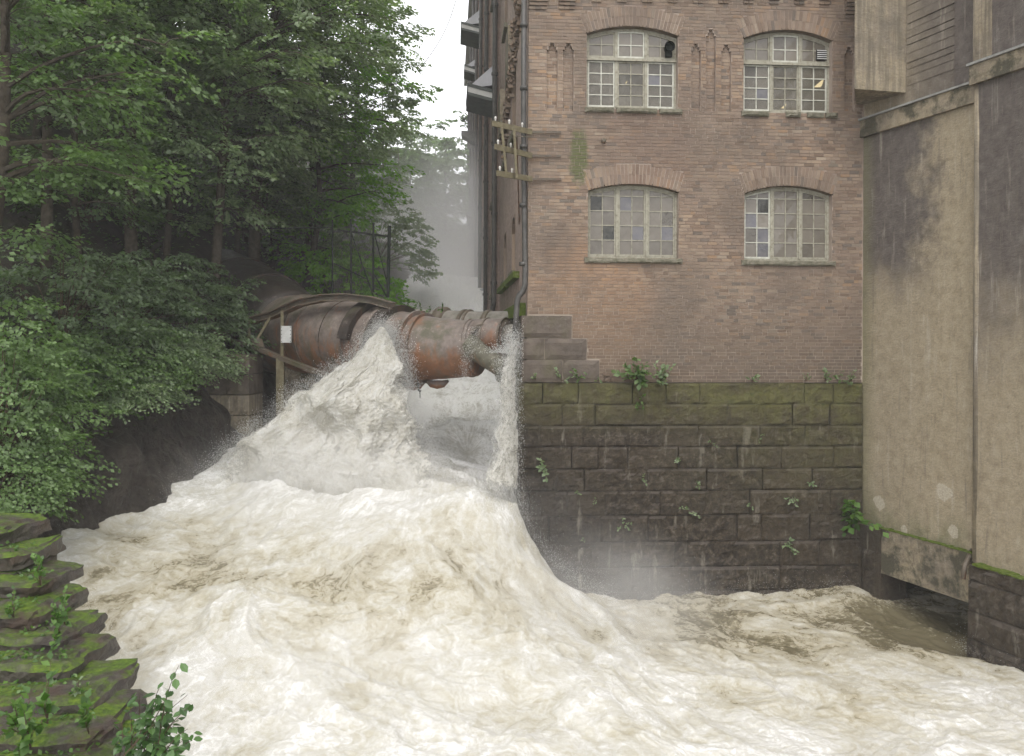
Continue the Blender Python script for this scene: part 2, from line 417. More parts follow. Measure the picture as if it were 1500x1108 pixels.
leaf_mat('leaf_fresh', [(.15,(.035,.08,.015)),(.5,(.065,.14,.022)),(.85,(.12,.21,.04))], .3, .4)
def soil_mat():
    k = N('soil'); g = k.n('ShaderNodeNewGeometry'); _, _, nz = k.xyz(g.outputs['Normal'])
    n1 = k.noise(.9, 7, .7); n2 = k.noise(6, 8, .75)
    c = k.ramp(n2, [(.3, (.018,.014,.011)), (.55, (.045,.035,.028)), (.75, (.085,.068,.055))])
    mm = k.math('MULTIPLY', k.mr(nz, .35, .8, 0, 1), k.ramp(n1, [(.45, 0.0), (.62, .9)]))
    c = k.mix(mm, c, k.ramp(n2, [(.3, (.02,.035,.012)), (.7, (.06,.09,.022))]))
    k.bump(n2, 1.0, .12); return k.set(c, .8, .3)
M['soil'] = soil_mat()
def rock_mat():
    k = N('bank_rock'); n1 = k.noise(.9, 7, .7); n2 = k.noise(5, 8, .72, dist=.5)
    c = k.ramp(n2, [(.3, (.05,.042,.036)), (.55, (.105,.09,.075)), (.75, (.16,.14,.12))])
    c = k.mix(k.ramp(n1, [(.45, 0.0), (.6, .75)]), c, (.028,.023,.02))
    k.bump(k.noise(7, 9, .75, dist=.8), 1.0, .25); return k.set(c, .42, .4)
M['bank_rock'] = rock_mat()
def slab_mat():
    k = N('slab_stone'); g = k.n('ShaderNodeNewGeometry'); _, _, nz = k.xyz(g.outputs['Normal'])
    n1 = k.noise(1.7, 7, .7); n2 = k.noise(9, 8, .72)
    c = k.ramp(n2, [(.3, (.030,.024,.020)), (.5, (.070,.058,.048)), (.7, (.135,.118,.10))])
    c = k.mix(k.ramp(k.noise(2.3, 4), [(.5, 0.0), (.65, .5)]), c, (.085,.045,.03))
    mm = k.math('MULTIPLY', k.mr(nz, .5, .95, .05, 1), k.ramp(n1, [(.42, 0.0), (.54, 1.0)]))
    mc = k.ramp(k.noise(14, 6, .7), [(.3, (.025,.045,.006)), (.5, (.085,.145,.012)), (.7, (.18,.26,.022))])
    c = k.mix(mm, c, mc)
    k.bump(k.noise(18, 8, .75), 1.0, .05); return k.set(c, k.ramp(mm, [(0, .4), (1, .95)]), .4)
M['slab_stone'] = slab_mat()

FOAM = [(.0, (.15,.13,.08)), (.128, (.27,.24,.165)), (.256, (.39,.355,.265)), (.40, (.455,.43,.35)), (.56, (.515,.50,.44)), (.72, (.575,.565,.525)), (1.0, (.86,.86,.84))]
def water_mat():
    k = N('river_water')
    def A_(n): x = k.n('ShaderNodeAttribute'); x.attribute_name = n; return x.outputs['Fac']
    fa, fr, ft = A_('foam'), A_('run'), A_('across')
    cx = k.n('ShaderNodeCombineXYZ'); k.l(k.math('MULTIPLY', ft, 1.0), cx.inputs[0]); k.l(k.math('MULTIPLY', fr, .34), cx.inputs[1])
    p = k.pos()
    wv = k.n('ShaderNodeTexNoise'); wv.inputs['Scale'].default_value = .9; wv.inputs['Detail'].default_value = 4; k.l(p, wv.inputs['Vector'])
    def warp(v, a):
        wm = k.n('ShaderNodeVectorMath', operation='MULTIPLY_ADD'); k.l(wv.outputs['Color'], wm.inputs[0]); wm.inputs[1].default_value = (a,a,a); k.l(v, wm.inputs[2]); return wm.outputs[0]
    vs, vp = warp(cx.outputs[0], 1.3), warp(p, 1.1)
    st = k.noise(2.3, 9, .66, vec=vs); st2 = k.noise(9, 7, .7, vec=vs); n1 = k.noise(.8, 7, .62, vec=vp); n2 = k.noise(11, 6, .72, vec=vp)
    ridge = k.math('ABSOLUTE', k.math('SUBTRACT', k.noise(2.6, 8, .66, vec=vs), .5))
    s = k.math('ADD', fa, k.math('MULTIPLY', k.math('SUBTRACT', n1, .5), 1.3))
    s = k.math('ADD', s, k.math('MULTIPLY', k.math('SUBTRACT', st, .5), 1.25))
    s = k.math('ADD', s, k.math('MULTIPLY', k.math('SUBTRACT', st2, .5), .6))
    s = k.math('ADD', s, k.math('MULTIPLY', k.math('SUBTRACT', n2, .5), .75))
    s = k.math('ADD', s, k.mr(ridge, 0, .06, .20, 0))
    c = k.ramp(k.math('MULTIPLY', s, .8), FOAM)
    k.bump(k.math('ADD', k.math('MULTIPLY', st2, 1.0), k.math('ADD', k.math('MULTIPLY', n2, .6), k.math('MULTIPLY', st, .8))), .38, .06)
    k.set(c, k.ramp(s, [(.15, .2), (.5, .6)]), .35)
    k.b.inputs['Subsurface Weight'].default_value = .6; k.b.inputs['Subsurface Radius'].default_value = (.5,.5,.45); k.b.inputs['Subsurface Scale'].default_value = .2
    return k.m
M['water'] = water_mat()
def foam_mat(name, thr, across, down):
    k = N(name)
    def A_(n): x = k.n('ShaderNodeAttribute'); x.attribute_name = n; return x.outputs['Fac']
    ed, u, v, ly = A_('edge'), A_('across'), A_('run'), A_('layer')
    cx = k.n('ShaderNodeCombineXYZ'); k.l(k.math('MULTIPLY', u, across), cx.inputs[0]); k.l(k.math('MULTIPLY', v, down), cx.inputs[1]); k.l(ly, cx.inputs[2])
    wv = k.n('ShaderNodeTexNoise'); wv.inputs['Scale'].default_value = 1.6; wv.inputs['Detail'].default_value = 5; k.l(k.pos(), wv.inputs['Vector'])
    wm = k.n('ShaderNodeVectorMath', operation='MULTIPLY_ADD'); k.l(wv.outputs['Color'], wm.inputs[0]); wm.inputs[1].default_value = (.8,.8,0); k.l(cx.outputs[0], wm.inputs[2])
    s1 = k.noise(1.6, 9, .68, vec=wm.outputs[0]); s2 = k.noise(7, 7, .74, vec=wm.outputs[0]); g = k.noise(26, 5, .8)
    s = k.math('ADD', k.math('MULTIPLY', s1, 1.2), k.math('ADD', k.math('MULTIPLY', s2, .8), k.math('MULTIPLY', g, .5)))     # about 1.25
    c = k.ramp(k.math('SUBTRACT', s, .70), [(.22, (.42,.395,.33)), (.42, (.56,.54,.47)), (.60, (.68,.665,.61)), (.8, (.78,.775,.74))])
    k.bump(s, .5, .06); k.set(c, .7, .2)
    t = k.n('ShaderNodeBsdfTranslucent'); k.l(c, t.inputs[0])
    m = k.n('ShaderNodeMixShader'); m.inputs[0].default_value = .35
    k.l(k.b.outputs[0], m.inputs[1]); k.l(t.outputs[0], m.inputs[2])
    tr = k.n('ShaderNodeBsdfTransparent'); m2 = k.n('ShaderNodeMixShader')
    al = k.math('ADD', s, k.math('SUBTRACT', ed, thr)); al = k.mr(al, .95, 1.25, 0, 1)
    k.l(al, m2.inputs[0]); k.l(tr.outputs[0], m2.inputs[1]); k.l(m.outputs[0], m2.inputs[2]); k.l(m2.outputs[0], k.o.inputs[0])
    return k.m
M['white_water'] = foam_mat('white_water', .25, 9, 3.2)
M['curtain'] = foam_mat('curtain', .34, 5, 2.4)
def drop_mat():
    k = N('droplets'); k.set((.9,.9,.88), .3, .5)
    t = k.n('ShaderNodeBsdfTranslucent'); t.inputs[0].default_value = (.9,.9,.88,1)
    m = k.n('ShaderNodeMixShader'); m.inputs[0].default_value = .45
    k.l(k.b.outputs[0], m.inputs[1]); k.l(t.outputs[0], m.inputs[2]); k.l(m.outputs[0], k.o.inputs[0]); return k.m
M['droplets'] = drop_mat()
def lamp_mat():
    k = N('lamp_glow'); k.set((.9,.8,.5), .5); k.b.inputs['Emission Color'].default_value = (1,.80,.42,1); k.b.inputs['Emission Strength'].default_value = 2.2; return k.m
M['lamp'] = lamp_mat()
def volume(name, dens, color=(1,1,1), shape=None, nscale=.35, aniso=0.0):
    m = bpy.data.materials.new(name); m.use_nodes = True; t = m.node_tree; t.nodes.clear()
    o = t.nodes.new('ShaderNodeOutputMaterial'); v = t.nodes.new('ShaderNodeVolumePrincipled')
    v.inputs['Color'].default_value = (*color, 1); v.inputs['Density'].default_value = dens; v.inputs['Anisotropy'].default_value = aniso
    t.links.new(v.outputs[0], o.inputs['Volume'])
    if shape:   # density fades to nothing at the object's unit sphere, broken by noise
        tc = t.nodes.new('ShaderNodeTexCoord'); le = t.nodes.new('ShaderNodeVectorMath'); le.operation = 'LENGTH'
        t.links.new(tc.outputs['Object'], le.inputs[0])
        g = t.nodes.new('ShaderNodeNewGeometry'); n = t.nodes.new('ShaderNodeTexNoise'); n.inputs['Scale'].default_value = nscale; n.inputs['Detail'].default_value = 3
        t.links.new(g.outputs['Position'], n.inputs['Vector'])
        mr = t.nodes.new('ShaderNodeMapRange'); mr.interpolation_type = 'SMOOTHSTEP'
        t.links.new(le.outputs['Value'], mr.inputs[0]); mr.inputs[1].default_value = .1; mr.inputs[2].default_value = 1.; mr.inputs[3].default_value = 1; mr.inputs[4].default_value = 0
        nr = t.nodes.new('ShaderNodeMapRange'); t.links.new(n.outputs['Fac'], nr.inputs[0])
        nr.inputs[1].default_value = .32; nr.inputs[2].default_value = .68; nr.inputs[3].default_value = .15; nr.inputs[4].default_value = 1.7
        m1 = t.nodes.new('ShaderNodeMath'); m1.operation = 'MULTIPLY'; t.links.new(mr.outputs[0], m1.inputs[0]); t.links.new(nr.outputs[0], m1.inputs[1])
        m2 = t.nodes.new('ShaderNodeMath'); m2.operation = 'MULTIPLY'; t.links.new(m1.outputs[0], m2.inputs[0]); m2.inputs[1].default_value = dens
        t.links.new(m2.outputs[0], v.inputs['Density'])
    return m
# ================================================================== BRICK MILL
mill = thing('brick_building', 'weathered red brick mill with four arched multi-pane windows above the river', 'building', tuple(fw(0,0,0)))
CH = .0755
UEND = fac(1261, 560)[0] + .02
ZLEDGE = fac(1000, 560.5)[1]
ZTOP = 14.2
class Win: pass
def make_win(x0, x1, yspl, yspr, yap, ybl, ybr, upper):
    w_ = Win(); w_.u0 = fac(x0, 200)[0]; w_.u1 = fac(x1, 200)[0]; xm = (x0+x1)/2
    w_.zs = (fac(x0, yspl)[1]+fac(x1, yspr)[1])/2; w_.za = fac(xm, yap)[1]; w_.zb = (fac(x0, ybl)[1]+fac(x1, ybr)[1])/2
    h = w_.za-w_.zs; W = w_.u1-w_.u0; w_.R = (W*W/4+h*h)/(2*h); w_.uc = (w_.u0+w_.u1)/2; w_.zc = w_.za-w_.R; w_.upper = upper; w_.W = W
    w_.th = math.asin(W/2/w_.R); return w_
WINS = [make_win(859, 992.8, 49.6, 52.5, 38.8, 158.5, 161, True), make_win(1089, 1218.7, 56, 60.3, 44, 164, 167, True),
        make_win(861.8, 994.8, 279.6, 281.5, 270, 378, 381, False), make_win(1091.2, 1219.5, 283.1, 286, 272.5, 382, 384.5, False)]
NICHES = []
for x0, x1, yt in ((801,817,72),(825,840.5,72),(1013,1026.5,75),(1034.5,1048.5,52),(1057,1071,76),(1237.5,1251,78)):
    u0, z1 = fac(x0, yt); u1, _ = fac(x1, yt); NICHES.append((u0, u1, fac(x0, 163)[1], z1))
def quoin_end(z):
    zz = [fac(780, 560.5)[1], fac(780, 527)[1], fac(780, 495)[1], fac(780, 462)[1]]
    if z < zz[1]: return fac(878, 540)[0]
    if z < zz[2]: return fac(860, 540)[0]
    if z < zz[3]: return fac(838, 540)[0]
    return None
def blocked(z, ring):
    r = []
    for w_ in WINS:
        if w_.zb <= z <= w_.zs: r.append((w_.u0, w_.u1))
        elif z > w_.zs:
            dz = z-w_.zc; Rr = w_.R+ring
            if dz < Rr:
                hf = min(math.sqrt(Rr*Rr-dz*dz), dz*math.tan(w_.th)) if ring > .3 else math.sqrt(Rr*Rr-dz*dz)
                hf = min(hf, w_.W/2 + ring) ; r.append((w_.uc-hf, w_.uc+hf))
    return r
def niche_at(z):
    r = []
    for (a, b, z0, z1) in NICHES:
        if z0 <= z <= z1: r.append((a, b))
        elif z1 < z <= z1+CH*1.05: r.append((a+(b-a)*.16, b-(b-a)*.16))
        elif z1+CH*1.05 < z <= z1+CH*2.05: r.append((a+(b-a)*.3, b-(b-a)*.3))
    return r
def subtract(ivs, cuts):
    for c0, c1 in cuts:
        o = []
        for a, b in ivs:
            if c1 <= a or c0 >= b: o.append((a, b)); continue
            if c0 > a: o.append((a, c0))
            if c1 < b: o.append((c1, b))
        ivs = o
    return ivs
RB = random.Random(3)
joined = MB(); full = []
def brick_box(mb, u0, u1, z0, z1, w0=0.0, dep=.10):
    j = RB.uniform(-.004, .004); e = lambda: RB.uniform(-.0018, .0018)
    mb.hexa([fw(u0+e(), w0+j, z0+e()), fw(u1+e(), w0+j+e(), z0+e()), fw(u1, w0-dep, z0), fw(u0, w0-dep, z0),
             fw(u0+e(), w0+j, z1+e()), fw(u1+e(), w0+j+e(), z1+e()), fw(u1, w0-dep, z1), fw(u0, w0-dep, z1)])
ncourse = int((ZTOP-ZLEDGE)/CH); J = .0055
SL, HL = .2225, .115
for k in range(ncourse):
    z0, z1 = ZLEDGE+k*CH, ZLEDGE+(k+1)*CH; zm = (z0+z1)/2
    start = 0.0
    q = quoin_end(zm)
    if q: start = q
    nis = niche_at(zm)
    free = subtract([(start, UEND)], blocked(zm, .45)+nis)
    # running bond with a header now and then, shifted on every other course
    cuts = []; u = -.3 + (.111 if k % 2 else 0) + (.055 if k % 4 > 1 else 0); hc = k % 3
    while u < UEND+.3:
        L = HL if hc % 3 == 2 else SL
        cuts.append((u, u+L, L == SL)); u += L; hc += 1
    for (a, b) in free:
        for (c0, c1, st) in cuts:
            x0, x1 = max(a, c0), min(b, c1)
            if x1-x0 < .03: continue
            if st and x1-x0 > SL-.001: full.append((x0+J, x1-J, z0+J, z1-J))
            else: brick_box(joined, x0+J, x1-J, z0+J, z1-J)
    for (a, b) in nis:                                         # backs of the niches, set in
        for (c0, c1, st) in cuts:
            x0, x1 = max(a-.02, c0), min(b+.02, c1)
            if x1-x0 < .03: continue
            brick_box(joined, x0+J, x1-J, z0+J, z1-J, -.075, .04)
full.sort(key=lambda b: (b[0]-1.2)**2*.35 + (b[2]-6.3)**2)
b0 = MB(); L = SL-2*J; hh = CH-2*J
b0.hexa([UV_*0+NV_*.002, UV_*L+NV_*.0, UV_*L-NV_*.1, -NV_*.1, Vector((0,0,hh)), UV_*L+NV_*.002+Vector((0,0,hh)), UV_*L-NV_*.1+Vector((0,0,hh)), -NV_*.1+Vector((0,0,hh))])
brick_me = bpy.data.meshes.new('brick'); brick_me.from_pydata(b0.v, [], b0.f); brick_me.materials.append(M['brick'])
for i, b in enumerate(full):
    if i < 296:
        o = bpy.data.objects.new('brick', brick_me); COL.objects.link(o); o.parent = mill
        o.location = fw(b[0], RB.uniform(-.004, .004), b[2]) - mill.location
    else: brick_box(joined, *b)
# voussoirs of the arches: two rings of headers on end
for w_ in WINS:
    for ring in range(2):
        r0 = w_.R+ring*.225+.004; r1 = r0+.217; n = int(2*w_.th*(w_.R+.1)/.078)
        for i in range(n):
            a0 = -w_.th+2*w_.th*i/n+.0024; a1 = -w_.th+2*w_.th*(i+1)/n-.0024; j = RB.uniform(-.008, .001)
            pt = lambda r, a, ww: fw(w_.uc+r*math.sin(a), ww, w_.zc+r*math.cos(a))
            joined.hexa([pt(r0,a0,j), pt(r0,a1,j), pt(r0,a1,-.12), pt(r0,a0,-.12), pt(r1,a0,j), pt(r1,a1,j), pt(r1,a1,-.12), pt(r1,a0,-.12)])
joined.build('brickwork', M['brick'], mill, kind='stuff')
# mortar bed and core of the wall behind the brick faces
mb = MB(); step = CH/2; z = ZLEDGE
while z < ZTOP:
    zm = z+step/2
    for a, b in subtract([(0.004, UEND)], blocked(zm, .03)+niche_at(zm)): mb.boxf(lambda u,w_,zz: fw(u,w_,zz), a, b if b < UEND-.01 else b+.5, -.4, -.009, z, z+step)
    for a, b in niche_at(zm): mb.boxf(lambda u,w_,zz: fw(u,w_,zz), a-.01, b+.01, -.4, -.082, z, z+step)
    z += step
mb.build('mortar_bed', M['mortar'], mill)
# plain wall above the frame, roof slab and the far gable
mb = MB(); mb.boxf(fw, .03, UEND+3.0, -.45, -.004, ZTOP, 29.0); mb.boxf(fw, 0, UEND+3.4, -60.5, -60.2, 2, 29)
mb.build('upper_wall', M['brick'], mill)
MB().boxf(fw, -.5, UEND+3.4, -60.6, .5, 29.004, 29.4).build('roof', M['grey_metal'], mill)
# corbels below the cornice
def corbel(x0, x1, ybot, steps=3):
    u0, zb = fac(x0, ybot); u1, _ = fac(x1, ybot); mb = MB()
    for s in range(steps+3):
        pr = .035*min(s+1, 5)
        n = max(1, round((u1-u0)/.12)); dz = zb+s*CH
        for i in range(n): brick_box(mb, u0+(u1-u0)*i/n+.004-.004*s, u0+(u1-u0)*(i+1)/n-.004+.004*s, dz+.006, dz+CH-.006, pr, pr+.05)
    mb.build('corbel', M['brick'], mill)
corbel(775, 801, 14); corbel(818.5, 842, 14); corbel(1237.5, 1250.5, 27)
for x in (866, 903.5, 940.5, 978, 1015, 1052, 1089, 1126, 1163, 1200): corbel(x, x+14.5, 3.5+(x-866)*.011, 2)
# reveals, window frames, panes, sills
def rough_block(mb, fr, a0, a1, c0, c1, w0, w1, seed, amp=.012, nx=None, nz=None, edge=.03, fade=True):
    """a stone with a pitched, uneven face: fr(a, w, c)"""
    nx = nx or max(4, int((a1-a0)/.10)); nz = nz or max(4, int((c1-c0)/.09))
    aa = np.linspace(a0, a1, nx+1); cc = np.linspace(c0, c1, nz+1)
    P = []; Wd = []
    for c in cc:
        for a in aa: P.append((a, c))
    P = np.array(P); d = np.minimum(np.minimum(P[:,0]-a0, a1-P[:,0]), np.minimum(P[:,1]-c0, c1-P[:,1]))
    f = np.clip(d/edge, 0, 1); f = f*(2-f) if fade else np.ones_like(f)
    nz_ = fbm(np.c_[P[:,0]*2.3, P[:,1]*3.5, np.full(len(P), seed*9.1)], 5, seed % 50, .62)
    rr = random.Random(seed)
    slope = (P[:,0]-a0)/(a1-a0)*rr.uniform(-.5,.5) + (P[:,1]-c0)/(c1-c0)*rr.uniform(-.6,.3)
    ww = w1-.03 + f*(.03+amp*(nz_*2.2+slope*.8))
    b = len(mb.v)
    jx = fbm(np.c_[P[:,1]*6, P[:,0]*6, np.full(len(P), seed)], 2, 3)*.006
    mb.v += [tuple(fr(P[i,0]+jx[i], ww[i], P[i,1]+jx[i]*.6)) for i in range(len(P))]
    for j in range(nz):
        for i in range(nx):
            a = b+j*(nx+1)+i; mb.f.append((a, a+1, a+nx+2, a+nx+1))
    k = len(mb.v); mb.v += [tuple(fr(a0,w0,c0)), tuple(fr(a1,w0,c0)), tuple(fr(a1,w0,c1)), tuple(fr(a0,w0,c1))]
    bot = [b+i for i in range(nx+1)]; top = [b+nz*(nx+1)+i for i in range(nx+1)]; lef = [b+j*(nx+1) for j in range(nz+1)]; rig = [b+j*(nx+1)+nx for j in range(nz+1)]
    mb.f.append(tuple([k, k+1]+bot[::-1])); mb.f.append(tuple([k+2, k+3]+top)); mb.f.append(tuple([k+3, k]+lef)); mb.f.append(tuple([k+1, k+2]+rig[::-1]))
    mb.f.append((k+1, k, k+3, k+2)); return mb

def build_window(w_, idx):
    u0, u1, zb, zs, R, uc, zc = w_.u0, w_.u1, w_.zb, w_.zs, w_.R, w_.uc, w_.zc
    arc = lambda u, off=0.0: zc+math.sqrt(max((R-off)**2-(u-uc)**2, 0))
    WF = -.17
    rv = MB()                                                   # reveal of the opening
    rv.quad(fw(u0-.003,-.1,zb), fw(u0-.003,-.1,arc(u0)), fw(u0-.003,-.42,arc(u0)), fw(u0-.003,-.42,zb)); rv.quad(fw(u1+.003,-.1,zb), fw(u1+.003,-.42,zb), fw(u1+.003,-.42,arc(u1)), fw(u1+.003,-.1,arc(u1)))
    n = 14
    for i in range(n):
        a, b = u0+(u1-u0)*i/n, u0+(u1-u0)*(i+1)/n
        rv.quad(fw(a,-.015,arc(a)+.002), fw(b,-.015,arc(b)+.002), fw(b,-.42,arc(b)+.002), fw(a,-.42,arc(a)+.002))
    fr = MB()
    F = .05
    fr.boxf(fw, u0, u0+F, WF-.07, WF, zb+.02, arc(u0+F)); fr.boxf(fw, u1-F, u1, WF-.07, WF, zb+.02, arc(u1-F))
    fr.boxf(fw, u0+F, u1-F, WF-.07, WF+.002, zb+.02, zb+.02+F)
    for i in range(n):
        a, b = u0+F+(u1-u0-2*F)*i/n, u0+F+(u1-u0-2*F)*(i+1)/n
        fr.hexa([fw(a,WF,arc(a,F*1.1)), fw(b,WF,arc(b,F*1.1)), fw(b,WF-.07,arc(b,F*1.1)), fw(a,WF-.07,arc(a,F*1.1)), fw(a,WF,arc(a)), fw(b,WF,arc(b)), fw(b,WF-.07,arc(b)), fw(a,WF-.07,arc(a))])
    # three lights
    inner0, inner1 = u0+F, u1-F; MW = .062
    lw = (inner1-inner0-2*MW)/3
    lights = [(inner0+i*(lw+MW), inner0+i*(lw+MW)+lw) for i in range(3)]
    for i in (0, 1):
        m0 = lights[i][1]; fr.boxf(fw, m0, m0+MW, WF-.07, WF+.012, zb+.02+F, arc(m0+MW/2, F*1.1))
    o = fr.build('window', M['window_paint'], mill)
    o['label'] = ['upper left arched window with a round black fan in its top corner', 'upper right arched window with a slatted vent and lamps lit inside',
                  'lower left arched window with a few dark panes', 'lower right arched window with violet panes on its left'][idx]
    rv.build('reveal', M['reveal'], o)
    tiers = []
    if w_.upper:
        zt = fac(w_.u0*0+925, 84)[1] if idx == 0 else fac(1150, 90)[1]
        tr = MB(); tr.boxf(fw, u0, u1, WF-.07, WF+.022, zt-.03, zt+.03); tr.boxf(fw, u0, u1, WF+.022, WF+.05, zt-.045, zt-.03); tr.build('transom', M['window_paint'], o)
        tiers = [(zt+.03, None, 2), (zb+.02+F, zt-.045, 4)]
    else: tiers = [(zb+.02+F, None, 5)]
    panes = []
    for ti, (za_, zb_, rows) in enumerate(tiers):
        for li, (a, b) in enumerate(lights):
            C = .034; bright = (idx, ti, li) in BRIGHT
            cas = MB(); topf = (lambda u: arc(u, F*1.15)) if zb_ is None else (lambda u: zb_)
            cas.boxf(fw, a+.004, a+C, WF-.045, WF-.008, za_+.004, topf(a+C)); cas.boxf(fw, b-C, b-.004, WF-.045, WF-.008, za_+.004, topf(b-C))
            cas.boxf(fw, a+C, b-C, WF-.045, WF-.009, za_+.004, za_+C+.01)
            nn = 5
            for i in range(nn):
                p, q = a+C+(b-a-2*C)*i/nn, a+C+(b-a-2*C)*(i+1)/nn
                cas.hexa([fw(p,WF-.009,topf(p)-C), fw(q,WF-.009,topf(q)-C), fw(q,WF-.045,topf(q)-C), fw(p,WF-.045,topf(p)-C), fw(p,WF-.009,topf(p)), fw(q,WF-.009,topf(q)), fw(q,WF-.045,topf(q)), fw(p,WF-.045,topf(p))])
            mid = (a+b)/2; mz = .011
            cas.boxf(fw, mid-mz, mid+mz, WF-.04, WF-.014, za_+C, topf(mid)-C)
            ztt = (zb_ if zb_ else (zs+.13 if w_.upper else zs+.05)) - C
            zrows = [za_+C+.01]
            if zb_ is None and not w_.upper: rh = (zs-.085-(za_+C))/4.0; zrows += [za_+C+rh*(i+1) for i in range(4)]
            elif zb_ is None: zrows += [za_+C+(zs+.08-za_-C)*.5]
            else: zrows += [za_+C+(zb_-C-za_-C)*(i+1)/rows for i in range(rows-1)]
            for zz in zrows[1:]: cas.boxf(fw, a+C, b-C, WF-.038, WF-.015, zz-mz, zz+mz)
            cas.build('casement', M['white_paint'] if bright else M['window_paint'], o)
            edges = zrows+[None]
            for r in range(len(zrows)):
                for c in range(2):
                    p, q = (a+C, mid-mz) if c == 0 else (mid+mz, b-C)
                    z0 = edges[r]+(mz if r else 0); z1p = (edges[r+1]-mz) if edges[r+1] is not None else topf(p)-C; z1q = (edges[r+1]-mz) if edges[r+1] is not None else topf(q)-C
                    pm = MB(); e = RB.uniform(-.004, .004); WP = WF-.03
                    pm.hexa([fw(p,WP+e,z0), fw(q,WP-e,z0), fw(q,WP-.004-e,z0), fw(p,WP-.004+e,z0), fw(p,WP-e,z1p), fw(q,WP+e,z1q), fw(q,WP-.004+e,z1q), fw(p,WP-.004-e,z1p)])
                    rt = rows-1-r   # row counted from the top
                    mt = PANES.get((idx, ti, li, rt, c), 'pane_clear' if (w_.upper and ti == 1) else 'pane_dusty')
                    pm.build('pane', M[mt], o)
    # sill of rough stones
    ranges = {0: [(857,899),(903,962),(966,999)], 1: [(1086,1126),(1151,1172),(1182,1206),(1209,1226)], 2: [(857,1000)], 3: [(1087,1224)]}[idx]
    sl = MB(); ztop = zb+.015
    for si, (xa, xb) in enumerate(ranges):
        a, b = fac(xa, 160)[0], fac(xb, 160)[0]
        rough_block(sl, fw, a, b, ztop-.115, ztop, -.2, .075, 40+idx*7+si, .03, edge=.02)
    sl.build('sill', M['sill'], o, smooth=False)
    # room behind
    rm = MB(); a, b, c, d = u0-.5, u1+.5, zb-.8, w_.za+.5
    rm.quad(fw(a,-3.5,c), fw(b,-3.5,c), fw(b,-3.5,d), fw(a,-3.5,d)); rm.quad(fw(a,-.41,c), fw(b,-.41,c), fw(b,-3.5,c), fw(a,-3.5,c)); rm.quad(fw(a,-.41,d), fw(a,-3.5,d), fw(b,-3.5,d), fw(b,-.41,d))
    rm.quad(fw(a,-.41,c), fw(a,-3.5,c), fw(a,-3.5,d), fw(a,-.41,d)); rm.quad(fw(b,-.41,c), fw(b,-.41,d), fw(b,-3.5,d), fw(b,-3.5,c))
    rm.build('room', M['room'], o); return o
BRIGHT = {(0,0,1),(0,1,0),(0,1,2),(1,1,0),(1,1,2),(1,0,1),(3,0,0)}
PANES = {(2,0,0,1,0):'pane_dark',(2,0,0,3,1):'pane_dark',(2,0,1,3,1):'pane_violet',(2,0,2,3,1):'pane_violet',(2,0,1,1,0):'pane_violet',
         (3,0,0,2,0):'pane_violet',(3,0,0,3,1):'pane_violet',(3,0,0,4,1):'pane_violet',(3,0,0,1,1):'pane_dark',(0,1,2,1,0):'pane_violet',(1,1,0,2,1):'pane_violet'}
wo = [build_window(w_, i) for i, w_ in enumerate(WINS)]
def fpt(x, y, off): u, z = fac(x, y, off); return u, z
u, z = fac(979.5, 70.5, -.1)
mb = MB(); pts = [fw(u,-.2,z), fw(u,-.08,z), fw(u,-.02,z), fw(u,0.02,z)]
mb.tube(pts, [.085,.09,.115,.12], 20, cap=False); mb.tube([fw(u,-.19,z), fw(u,-.06,z)], [.08,.08], 16); mb.boxf(fw, u-.07,u+.07,-.16,-.05,z-.2,z-.1); mb.build('fan', M['black_steel'], wo[0], smooth=False)
u0, z1 = fac(1197, 73, -.15); u1, z0 = fac(1211, 88, -.15)
mb = MB()
for i in range(5):
    zz = z0+(z1-z0)*(i+.2)/5; mb.hexa([fw(u0,-.13,zz),fw(u1,-.13,zz),fw(u1,-.17,zz+.03),fw(u0,-.17,zz+.03),fw(u0,-.13,zz+.008),fw(u1,-.13,zz+.008),fw(u1,-.17,zz+.04),fw(u0,-.17,zz+.04)])
mb.build('vent_slat', M['pale_metal'], wo[1])
MB().boxf(fw, u0-.01, u1+.01, -.185, -.172, z0-.01, z1+.01).build('vent_back', M['dark_hole'], wo[1])
for (x, y, i, wv) in ((1201, 121, 1, .11), (1149, 155, 1, .05), (917.5, 120, 0, .03)):
    u, z = fac(x, y, -1.2); mb = MB()
    mb.hexa([fw(u-wv,-1.2,z-wv*.8), fw(u+wv*.4,-1.2,z-wv*.8), fw(u+wv*.4,-1.3,z-wv*.8), fw(u-wv,-1.3,z-wv*.8), fw(u+wv*.5,-1.2,z+wv*.5), fw(u+wv,-1.2,z+wv), fw(u+wv,-1.3,z+wv), fw(u+wv*.5,-1.3,z+wv*.5)])
    mb.build('lamp', M['lamp'], wo[i])
for (xa, xb, ya, yb, i) in ((907,916,86,156,0),(896,900,124,140,0),(892,900,86,156,0),(1160,1168,92,163,1),(1177,1190,130,163,1)):
    u0, z1 = fac(xa, ya, -.4); u1, z0 = fac(xb, yb, -.4); MB().boxf(fw, u0, u1, -.42, -.38, z0, z1).build('curtain', M['white_paint'], wo[i])
# quoin stones at the corner
rows = [(462, 495, [(764,838)]), (496, 527, [(764,797.5),(798.5,860)]), (527.5, 560, [(764,824.5),(825.5,878)])]
qs = 100
for ya, yb, cols in rows:
    for xa, xb in cols:
        u0, z1 = fac(xa, ya, .06); u1, z0 = fac(xb, yb, .06); qs += 1
        fr = rough_block(MB(), fw, u0+.004, u1-.004, z0+.004, z1-.006, -.5, .06, qs, .022 if ya == 462 else .012, edge=.03)
        fr.build('quoin_stone', M['quoin'], mill)
